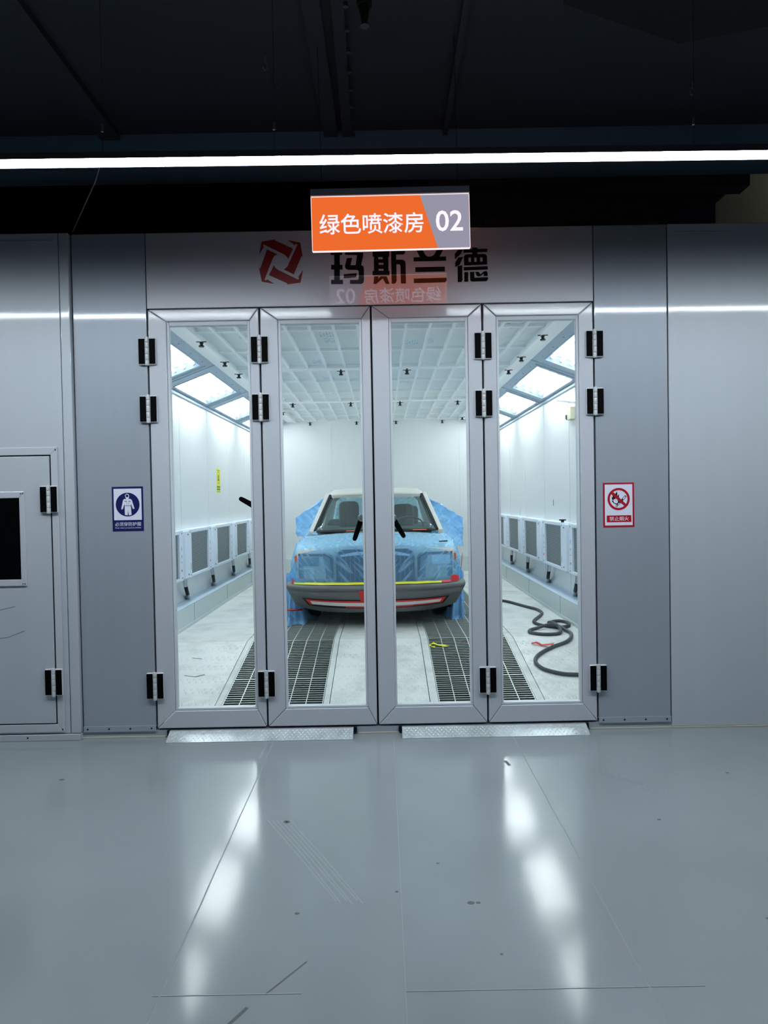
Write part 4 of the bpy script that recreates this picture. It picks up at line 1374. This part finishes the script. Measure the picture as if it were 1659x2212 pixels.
tag(mb.build('yellow_tape', 'yellow', None, 0, False, solid=0.003), 'crumpled scrap of yellow tape lying on the right grating', 'tape')

# ------------------------------------------------------------------ the car
CAR = (-0.088, 2.25, ZF)
car = thing('car', 'grey primed car in the booth, masked with blue plastic film', 'car', CAR)


def bend(x, y):
    return 0.19 * (abs(x) / 0.95) ** 3.0 * max(0.0, min(1.0, 1 - (y - 0.10) / 0.9))


def interp(t, xs, ys):
    if t <= xs[0]:
        return ys[0]
    for i in range(len(xs) - 1):
        if t <= xs[i + 1]:
            u = (t - xs[i]) / (xs[i + 1] - xs[i])
            u = u * u * (3 - 2 * u)
            return ys[i] + (ys[i + 1] - ys[i]) * u
    return ys[-1]


SY = [0.24, 0.29, 0.40, 0.80, 1.30, 1.75, 2.6, 3.5, 4.2, 4.85, 5.02]
SW = [0.83, 0.88, 0.905, 0.925, 0.93, 0.93, 0.93, 0.93, 0.92, 0.88, 0.80]
SH = [0.74, 0.765, 0.80, 0.845, 0.875, 0.89, 0.90, 0.90, 0.90, 0.88, 0.78]
ST = [0.845, 0.862, 0.880, 0.905, 0.925, 0.945, 0.93, 0.93, 0.96, 0.93, 0.84]
SB = [0.30, 0.26, 0.24, 0.22, 0.20, 0.18, 0.18, 0.18, 0.20, 0.26, 0.34]


def bw(y):
    return interp(y, SY, SW)


def bs(y):
    return interp(y, SY, SH)


def bt_(y):
    return interp(y, SY, ST)


rings = []
for i in range(30):
    y = SY[0] + (SY[-1] - SY[0]) * i / 29.0
    w_, zs_, zt_, zb_ = bw(y), bs(y), bt_(y), interp(y, SY, SB)
    half = [(w_ * 0.80, zb_), (w_ * 0.95, zb_ + 0.03), (w_ * 0.99, zb_ + 0.15), (w_, (zb_ + zs_) / 2), (w_ * 0.99, zs_ - 0.07), (w_ * 0.965, zs_ - 0.015), (w_ * 0.92, zs_ + 0.01)]
    for q in (0.8, 0.6, 0.4, 0.2):
        half.append((w_ * 0.92 * q, zs_ + 0.01 + (zt_ - zs_ - 0.01) * (1 - q ** 2.5)))
    ring = [(a, y, b) for a, b in half] + [(0, y, zt_)] + [(-a, y, b) for a, b in half[::-1]]
    rings.append([(a, b + bend(a, b), c) for a, b, c in ring])
MB().loft(rings).build('body', 'primer', car, 0, True)


def by0(x):
    return 0.015 + 0.21 * (abs(x) / 0.95) ** 3.2


PROF = [(0.27, 0.462), (0.05, 0.462), (0.018, 0.452), (0.0, 0.430), (0.002, 0.402), (0.014, 0.392), (0.014, 0.388), (0.010, 0.380), (0.016, 0.335), (0.018, 0.325), (0.022, 0.318), (0.028, 0.25), (0.055, 0.19), (0.11, 0.163), (0.27, 0.17)]


def bump_pt(x, k):
    dy, z = PROF[k]
    e = (abs(x) / 0.95)
    zz = z + (0.462 - z) / 0.30 * 0.055 * e ** 4
    xx = x * (1 - 0.105 * max(0, min(1, (0.42 - z) / 0.25)) * 1.0)
    return (xx, by0(x) + dy, zz)


NX = 48
rings = []
for i in range(NX + 1):
    x = -0.95 + 1.9 * i / NX
    rings.append([bump_pt(x, k) for k in range(len(PROF))])
for s, ins in ((-1, 0), (1, len(rings) + 1)):
    for yy in (0.42, 0.62):
        r = []
        for k in range(len(PROF)):
            p = bump_pt(s * 0.95, k)
            r.append((p[0] * 1.004, yy - 0.02 * (k in (0, 14)), p[2]))
        if s < 0:
            rings.insert(0, r)
        else:
            rings.append(r)
mb = MB()
n = len(PROF)
mb.v = [p for r in rings for p in r]
mb.f = [(i * n + k, i * n + k + 1, (i + 1) * n + k + 1, (i + 1) * n + k) for i in range(len(rings) - 1) for k in range(n - 1)]
bmp = mb.build('bumper', 'bumper_grey', car, 0, True)


def face_y(x, z):
    e = (abs(x) / 0.95)
    best = None
    pr = [(by0(x) + dy, zz + (0.462 - zz) / 0.30 * 0.055 * e ** 4) for dy, zz in PROF[2:13]]
    for (ya, za), (yb, zb) in zip(pr[:-1], pr[1:]):
        if zb <= z <= za:
            u = (za - z) / max(1e-6, za - zb)
            return ya + (yb - ya) * u
    return pr[0][0] if z > pr[0][1] else pr[-1][0]


def slot_line(u, t):
    """u -1..1 across, t 0 top .. 1 bottom of the lower air intake"""
    zt = 0.296 + 0.018 * u * u
    zb = 0.222 + 0.028 * u * u
    xx = u * (0.745 - 0.055 * t)
    z = zt + (zb - zt) * t
    xb = xx / (1 - 0.105 * max(0, min(1, (0.42 - z) / 0.25)))
    return xx, z, xb


def slot_patch(u0, u1, t0, t1, off, nu, nv):
    def fn(i, j):
        u = u0 + (u1 - u0) * i
        t = t0 + (t1 - t0) * j
        x, z, xb = slot_line(u, t)
        return (x, face_y(xb, z) - off, z)
    return MB().grid(fn, nu, nv)


sl = slot_patch(-1.03, 1.03, -0.13, 1.10, 0.003, 40, 4).build('intake_opening', 'seal', bmp)
slot_patch(-0.955, 0.955, 0.22, 0.80, 0.007, 60, 5).build('masking_paper', 'paper', bmp)
mb = MB()
for u0, u1, t0, t1, nu, nv in ((-0.99, 0.99, 0.02, 0.26, 40, 1), (-0.99, -0.945, 0.02, 0.92, 2, 4), (0.945, 0.99, 0.02, 0.92, 2, 4), (-0.45, 0.55, 0.78, 0.98, 20, 1), (0.55, 0.99, 0.74, 0.92, 8, 1)):
    g = slot_patch(u0, u1, t0, t1, 0.0095, nu, nv)
    mb.add(g.v, g.f)
mb.build('red_masking_tape', 'red_tape', bmp)
mb = MB()


def plate_fn(i, j):
    x = -0.175 + 0.17 * i
    z = 0.40 - 0.105 * j
    return (x + 0.02 * j, face_y(x, z) - 0.012 - 0.004 * math.sin(i * 9), z)


MB().grid(plate_fn, 8, 6).build('towing_cover', 'red_tape', bmp, 0, False, solid=0.006)
mb = MB()
mb.grid(lambda i, j: (-0.86 + 1.56 * i, by0(-0.86 + 1.56 * i) + 0.030 + 0.022 * j, 0.4635 + 0.020 * j - 0.001 * math.sin(i * 40)), 50, 2)
mb.build('yellow_masking_tape', 'yellow', bmp, 0, False, solid=0.002)
mb = MB()
mb.grid(lambda i, j: (0.69 + 0.10 * i, by0(0.69 + 0.10 * i) + 0.028 + 0.022 * j, 0.464 + 0.022 * j), 6, 2)
mb.grid(lambda i, j: (0.79 + 0.09 * i, by0(0.79 + 0.09 * i) + 0.03 + 0.02 * j, 0.468 + (0.055 + 0.012 * math.sin(i * 3.1)) * j), 6, 3)
mb.grid(lambda i, j: (-0.885 + 0.02 * i, by0(-0.88) + 0.02 + 0.02 * j, 0.466 + 0.05 * j), 2, 2)
mb.build('red_masking_tape', 'red_tape', bmp, 0, False, solid=0.002)


# grille and lamps behind the film
def rounded(x0, x1, z0, z1, r, n=6):
    out = []
    for cx, cz, a0 in ((x1 - r, z1 - r, 0), (x0 + r, z1 - r, 90)):
        for i in range(n + 1):
            a = rad(a0 + 90.0 * i / n)
            out.append((cx + r * math.cos(a), cz + r * math.sin(a)))
    return out + [(x0, z0), (x1, z0)]


def bent(mb_):
    mb_.v = [(p[0], p[1] + bend(p[0], p[1]), p[2]) for p in mb_.v]
    return mb_


MB().grid(lambda i, j: ((-0.84 + 1.68 * i), 0.236 + bend(-0.84 + 1.68 * i, 0.236), 0.45 + 0.355 * j + (0.03 * (1 - (-1 + 2 * i) ** 2)) * j), 40, 6).build('front_panel', 'primer', car, 0, True, solid=0.01)
gr = MB().prism(rounded(-0.415, 0.415, 0.47, 0.815, 0.09), 'y', 0.222, 0.27).build('grille', 'grille_dark', car)
mb = MB()
mb.prism(rounded(-0.385, 0.39, 0.47, 0.755, 0.06), 'y', 0.216, 0.224)
MB().prism([(-0.37, 0.76), (-0.20, 0.79), (0.20, 0.79), (0.375, 0.755), (0.375, 0.735), (0.0, 0.77), (-0.37, 0.74)], 'y', 0.212, 0.220).build('grille_bar', 'lamp_white', gr)
mb = MB()
for k in range(16):
    x = -0.36 + 0.72 * k / 15
    mb.box(x - 0.004, x + 0.004, 0.214, 0.226, 0.48, 0.735)
mb.build('grille_slat', 'lamp_dark', gr)
for s in (-1, 1):
    xa, xb = (0.445, 0.825)
    pr_ = [(s * xa, 0.505), (s * xb, 0.505), (s * xb, 0.772), (s * (xa + 0.06), 0.772), (s * (xa + 0.025), 0.762), (s * xa, 0.735)]
    hl = bent(MB().prism(pr_, 'y', 0.222, 0.27)).build('headlamp', 'lamp_dark', car)
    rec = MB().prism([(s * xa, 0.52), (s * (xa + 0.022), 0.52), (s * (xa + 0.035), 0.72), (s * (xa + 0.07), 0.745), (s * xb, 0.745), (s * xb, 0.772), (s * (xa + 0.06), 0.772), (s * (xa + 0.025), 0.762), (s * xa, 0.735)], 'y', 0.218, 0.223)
    bent(rec).build('recess_shade', 'grille_dark', hl)  # dark strip painted in for shadow along the lamp's top and inner edge
    bent(MB().box(min(s * 0.60, s * 0.80), max(s * 0.60, s * 0.80), 0.216, 0.222, 0.642, 0.735)).build('reflector', 'lamp_white' if s > 0 else 'lamp_dark', hl)
    mb = MB()
    mb.box(min(s * 0.66, s * 0.81), max(s * 0.66, s * 0.81), 0.212, 0.220, 0.605, 0.622).box(min(s * 0.66, s * 0.685), max(s * 0.66, s * 0.685), 0.212, 0.220, 0.50, 0.605)
    bent(mb).build('white_trim', 'lamp_white', hl)
    mb = MB()
    mb.prism([(s * 0.833, 0.60), (s * 0.852, 0.575), (s * 0.868, 0.68), (s * 0.868, 0.75), (s * 0.833, 0.755)], 'y', 0.234, 0.27)
    bent(mb).build('indicator', 'amber', car)

# greenhouse
ZY = [2.25, 2.38, 2.65, 3.1, 3.5, 3.72]
ZZ = [1.405, 1.452, 1.484, 1.480, 1.445, 1.398]


def roof_fn(i, j):
    u = -1 + 2 * i
    y = 2.25 + 1.47 * j
    z = interp(y, ZY, ZZ)
    x = u * (0.655 - 0.02 * (j - 0.5) ** 2)
    z -= 0.022 * u ** 2 + 0.055 * max(0.0, abs(u) - 0.88) / 0.12
    y2 = y - 0.02 * (1 - u * u) * (1 - j)
    return (x, y2, z)


MB().grid(roof_fn, 32, 24).build('roof', 'primer', car, 0, True, solid=0.03)
MB().box(-0.60, 0.60, 2.27, 2.32, 1.375, 1.40).build('roof_lining', 'cabin', car)
for s in (-1, 1):
    def strip(a, b, wa, wb, th, m, nm, par):
        a, b = Vector(a), Vector(b)
        d = (b - a).normalized()
        n1_ = Vector((1, 0, 0)) - d * d.x
        n1_.normalize()
        n2_ = d.cross(n1_)
        vs = []
        for p, w0 in ((a, wa), (b, wb)):
            for q1, q2 in ((-1, -1), (1, -1), (1, 1), (-1, 1)):
                vs.append(p + n1_ * q1 * w0 / 2 + n2_ * q2 * th / 2)
        return MB().add(vs, [(0, 1, 2, 3), (4, 5, 6, 7), (0, 1, 5, 4), (1, 2, 6, 5), (2, 3, 7, 6), (3, 0, 4, 7)]).build(nm, m, par, 0.006)
    pil = strip((s * 0.800, 1.50, 0.93), (s * 0.648, 2.29, 1.405), 0.06, 0.055, 0.06, 'primer', 'windscreen_pillar', car)
    strip((s * 0.757, 1.485, 0.955), (s * 0.612, 2.245, 1.402), 0.035, 0.030, 0.03, 'rubber', 'rubber_seal', pil)
    MB().add([(s * 0.66, 3.65, 1.40), (s * 0.635, 3.72, 1.385), (s * 0.78, 4.45, 0.93), (s * 0.86, 3.75, 0.91), (s * 0.70, 3.3, 1.37)], [(0, 1, 2, 3), (0, 3, 4)]).build('rear_pillar', 'primer', car, 0, False, solid=0.04)
    MB().add([(s * 0.81, 1.62, 0.925), (s * 0.672, 2.32, 1.38), (s * 0.695, 3.3, 1.37), (s * 0.86, 3.75, 0.91)], [(0, 1, 2, 3)]).build('side_window', 'windscreen', car, 0, False, solid=0.004)
    mo = MB().loft([[(s * (0.84 + 0.03 * k), 1.86, 0.98 + a) for a in (0.0, 0.06)] + [(s * (0.84 + 0.03 * k), 1.92, 0.98 + a) for a in (0.06, 0.0)] for k in range(2)]).build('mirror_arm', 'rubber', car)
    MB().loft([[(s * xx, 1.86, 0.98), (s * xx, 1.94, 0.98), (s * xx, 1.94, 1.07), (s * xx, 1.86, 1.07)] for xx in (0.87, 0.93, 0.965)]).build('mirror_housing', 'primer', mo, 0.01)
MB().grid(lambda i, j: ((-1 + 2 * i) * (0.742 + (0.600 - 0.742) * j), 1.49 + 0.765 * j - 0.03 * (1 - (-1 + 2 * i) ** 2), 0.962 + (1.402 - 0.962) * j), 16, 8).build('windscreen', 'windscreen', car, 0, True, solid=0.005)
MB().grid(lambda i, j: ((-1 + 2 * i) * (0.735 - 0.001 * j), 1.455 - 0.03 * (1 - (-1 + 2 * i) ** 2) + 0.03 * j, 0.945 + 0.022 * j), 20, 2).build('lower_seal', 'rubber', car, 0, True, solid=0.012)
MB().add([(-0.60, 3.72, 1.375), (0.60, 3.72, 1.375), (0.70, 4.30, 0.965), (-0.70, 4.30, 0.965)], [(0, 1, 2, 3)]).build('rear_window', 'windscreen', car, 0, False, solid=0.005)
cbn = MB().box(-0.77, 0.77, 1.75, 4.25, 0.948, 0.956).build('cabin_floor', 'cabin', car)
MB().prism([(1.52, 0.945), (1.95, 0.955), (1.92, 0.985), (1.55, 0.975)], 'x', -0.70, 0.70).build('dashboard', 'cabin', car, 0.01)


def seat(x0, x1, zt, y, m='seat'):
    o = MB().prism(rounded(x0, x1, 0.95, zt, 0.075, 8), 'y', y, y + 0.12).build('seat', m, car, 0.02, seg=3)
    return o


seat(-0.545, -0.255, 1.315, 2.90)
seat(0.235, 0.535, 1.265, 2.90)
seat(0.46, 0.62, 1.235, 3.35)
seat(-0.75, -0.50, 1.05, 3.35)
seat(-0.22, 0.20, 1.02, 3.9)
wh = MB().tube([(0.425 + 0.19 * math.cos(a), 2.02 + 0.07 * math.sin(a), 1.0 + 0.10 * math.sin(a)) for a in [2 * math.pi * i / 28 for i in range(28)]], 0.011, 8, True).build('steering_wheel', 'strut', car, 0, True)
MB().box(-0.11, 0.09, 2.28, 2.31, 1.31, 1.36).build('rear_view_mirror', 'rubber', car, 0.01)
for x in (-0.755, 0.755):
    for y in (0.92, 3.95):
        ty = MB().cyl((x - 0.11, y, 0.325), (x + 0.11, y, 0.325), 0.325, 28).build('tyre', 'rubber', car, 0.03, True, 3)
        MB().cyl((x + math.copysign(0.10, x), y, 0.325), (x + math.copysign(0.115, x), y, 0.325), 0.20, 20).build('wheel_rim', 'chrome', ty)
MB().box(-0.6, 0.6, 0.5, 4.6, 0.17, 0.24).build('underbody', 'rubber', car)


# ------------------------------------------------------------------ masking film on the car
def crease(p, amp, f=6.0, seed=0.0):
    v = noise.noise((p[0] * f + seed, p[1] * f * 0.8, p[2] * f))
    v += 0.5 * abs(noise.noise((p[0] * f * 2.3 + seed, p[1] * f * 2.0, p[2] * f * 2.2)))
    return v * amp


def film_obj(name, label, surf, nu, nv, m='film', amp=0.010, f=6.0, seed=0.0, group='sheets of blue masking film', loc=CAR):
    """surf(u,v) in car coordinates; creased along its normal"""
    e = 1e-3
    mb = MB()

    def fn(i, j):
        p = Vector(surf(i, j))
        a = Vector(surf(min(1, i + e), j)) - Vector(surf(max(0, i - e), j))
        b = Vector(surf(i, min(1, j + e))) - Vector(surf(i, max(0, j - e)))
        nn = a.cross(b)
        if nn.length > 1e-12:
            nn.normalize()
        return p + nn * crease(p, amp, f, seed)
    mb.grid(fn, nu, nv)
    o = mb.build(name, m, None, 0, True)
    o.location = loc
    return tag(o, label, 'plastic film', group)


RYS = [1.50, 1.2, 0.8, 0.45, 0.30, 0.20, 0.135, 0.100, 0.088, 0.075, 0.06]
def hood_flat(u, v):
    """Film over the hood and down the front before the nose curves back; v 0 at the windscreen, 0.6 at the front lip, 1 at the bumper"""
    t = -1 + 2 * u
    core = 0.72
    if v < 0.6:
        y = 1.35 + (0.220 - 1.35) * (v / 0.6) ** 0.9
        w_ = bw(max(y, 0.25)) + 0.014
        zs_, zt_ = bs(max(y, 0.25)) + 0.026, bt_(max(y, 0.25)) + 0.016
        if abs(t) <= core:
            q = abs(t) / core
            return (math.copysign(w_ * 0.955 * q, t), y, zt_ - (zt_ - zs_) * q ** 2.5)
        q = (abs(t) - core) / (1 - core)
        x = w_ * (0.955 + 0.06 * math.sin(min(1, q * 2.2) * math.pi / 2))
        z = zs_ - 0.02 * math.sin(min(1, q * 3) * math.pi / 2) - q * (0.36 + 0.10 * y)
        return (math.copysign(x, t), y, z)
    s = (v - 0.6) / 0.4
    a = hood_flat(u, 0.5999)
    if abs(t) <= core:
        q = abs(t) / core
        x = abs(a[0]) + (0.905 * q - abs(a[0])) * s
        z = a[2] + (0.474 - a[2]) * s
        y = 0.220 - 0.018 * math.sin(min(1, s * 4) * math.pi / 2) - 0.140 * s
        return (math.copysign(x, t), y, z)
    q = (abs(t) - core) / (1 - core)
    x = abs(a[0]) + (0.915 - abs(a[0])) * s
    z = a[2] + (max(0.47, a[2] * 0.75) - a[2]) * s
    y = a[1] - (0.018 * min(1, s * 3) + 0.14 * s) * (1 - q) + 0.12 * q * s
    return (math.copysign(x, t), y, z)


def hood_surf(u, v):
    x, y, z = hood_flat(u, v)
    return (x, y + bend(x, y), z)


film_obj('masking_film', 'large blue film sheet over hood, headlamps and grille of the car', hood_surf, 110, 90, 'film', 0.006, 5.5, 3.1)


def patch(P00, P10, P01, P11, bulge=(0, 0, 0)):
    P00, P10, P01, P11, B = map(Vector, (P00, P10, P01, P11, bulge))

    def fn(u, v):
        p = P00 * (1 - u) * (1 - v) + P10 * u * (1 - v) + P01 * (1 - u) * v + P11 * u * v
        return p + B * (4 * u * (1 - u)) * (4 * v * (1 - v)) * 0.25
    return fn


def tent(s, label, apex_t, apex_b, top, low_a, low_b, rear):
    """Film pulled from the windscreen pillar out over the door mirror and down to the wing."""
    def surf(u, v):
        # front fan: u 0 pillar line -> 1 mirror edge, v 0 top -> 1 bottom ; beyond u=0.6 wraps round to the rear
        pillar = Vector(top).lerp(Vector(low_a), v)
        edge = Vector(apex_t).lerp(Vector(apex_b), v)
        if v < 0.5:
            edge = Vector(top).lerp(Vector(apex_t), v / 0.5)
        else:
            edge = Vector(apex_t).lerp(Vector(apex_b), (v - 0.5) / 0.5)
        back = Vector(rear).lerp(Vector(low_b), v)
        if u < 0.6:
            q = u / 0.6
            p = pillar.lerp(edge, q)
            p += Vector((0, 0.05 * math.sin(q * math.pi), -0.02 * math.sin(q * math.pi))) * math.sin(v * math.pi)
            return p
        q = (u - 0.6) / 0.4
        return edge.lerp(back, q)
    return film_obj('masking_film', label, surf, 70, 70, 'film_fold', 0.042, 8.0, 7.3 * s)


tent(-1, 'blue film tent over the door mirror on the left, opposite the steering wheel', (-1.028, 1.72, 1.125), (-0.985, 1.66, 0.885), (-0.665, 2.22, 1.37), (-0.72, 1.43, 0.915), (-0.93, 2.5, 0.90), (-0.70, 2.6, 1.36))
tent(1, 'wider blue film tent over the door mirror on the right, beside the steering wheel', (1.105, 1.72, 1.10), (1.10, 1.62, 0.72), (0.682, 2.22, 1.36), (0.70, 1.43, 0.905), (0.95, 2.5, 0.90), (0.72, 2.6, 1.36))


def skirt(x0, x1, y0, y1, z1, spread, lean):
    cx, cy = (x0 + x1) / 2, (y0 + y1) / 2
    rx, ry = (x1 - x0) / 2, (y1 - y0) / 2

    def surf(u, v):
        a = 2 * math.pi * u
        k = 0.72 + spread * v ** 1.5 + 0.09 * math.sin(a * 7 + v * 2) * (0.3 + v) + 0.05 * math.sin(a * 13 + 1.3)
        if v > 0.93:
            k += (v - 0.93) * 1.2
        return (cx + lean * (1 - v) + rx * k * math.cos(a), cy + ry * k * math.sin(a), z1 * (1 - v) + 0.006)
    return surf


lk = film_obj('masking_film', 'crumpled blue film skirt around the front wheel at left, tied with red tape', skirt(-1.06, -0.72, 0.34, 1.28, 0.50, 0.22, -0.01), 90, 30, 'film_fold', 0.02, 8.0, 1.7)
MB().tube([(-0.89 + 0.152 * math.cos(a), 0.81 + 0.43 * math.sin(a), 0.155 + 0.006 * math.sin(3 * a)) for a in [2 * math.pi * i / 40 for i in range(40)]], 0.011, 6, True).build('red_tie', 'red_tape', lk)
film_obj('masking_film', 'blue film skirt hanging by the front wheel at right', skirt(0.74, 1.01, 0.50, 1.28, 0.50, 0.16, 0.02), 90, 30, 'film_fold', 0.02, 8.0, 4.9)
film_obj('masking_film', 'flat blue film behind the rear window of the car', patch((-0.66, 3.80, 1.40), (0.66, 3.80, 1.40), (-0.78, 4.45, 0.97), (0.78, 4.45, 0.97)), 16, 10, 'film', 0.01, 5.0, 9.0)
ot = MB()
ot.grid(lambda i, j: (0.925 + 0.02 * i, 0.42 + 0.02 * j, 0.55 + 0.17 * i + 0.03 * j), 4, 1)
o = ot.build('orange_tape', 'orange_tape', None, 0, False, solid=0.003)
o.location = CAR
tag(o, 'orange tape hanging on the right wing of the car', 'tape')
cl = thing('small_clip', 'tiny dark clip lying on the film over the right hood corner', 'clip', (CAR[0] + 0.74, CAR[1] + 0.45, CAR[2] + 0.868), rad(20))
MB().box(-0.045, 0.045, -0.02, 0.02, 0, 0.010).build('clip_base', 'rubber', cl, 0.002)
MB().box(-0.02, 0.045, -0.015, 0.015, 0.010, 0.016).build('clip_plate', 'chrome', cl, 0.002)
gt = MB().grid(lambda i, j: (-0.26 + 0.30 * i, 1.10 + 0.03 * j - 0.08 * i, 0.945 + 0.012 * math.sin(i * 5) + 0.012 * j), 10, 2).build('green_tape', 'green_ink', None, 0, False, solid=0.003)
gt.location = CAR
tag(gt, 'strip of green tape on the hood film behind the door handle', 'tape')
for k, (a, b) in enumerate((((-0.36, 1.36), (-0.24, 1.33)), ((-0.12, 1.30), (-0.06, 1.24)), ((0.45, 1.38), (0.62, 1.40)))):
    o = MB().grid(lambda i, j: (a[0] + (b[0] - a[0]) * i, a[1] + (b[1] - a[1]) * i + 0.02 * j, 0.957 + 0.006 * j), 3, 1).build('orange_tape', 'orange_tape', None, 0, False, solid=0.003)
    o.location = CAR
    tag(o, ('scrap of orange tape at the left end of the windscreen cowl', 'scrap of orange tape on the film edge at mid hood', 'scrap of orange tape at the right end of the windscreen cowl')[k], 'tape')
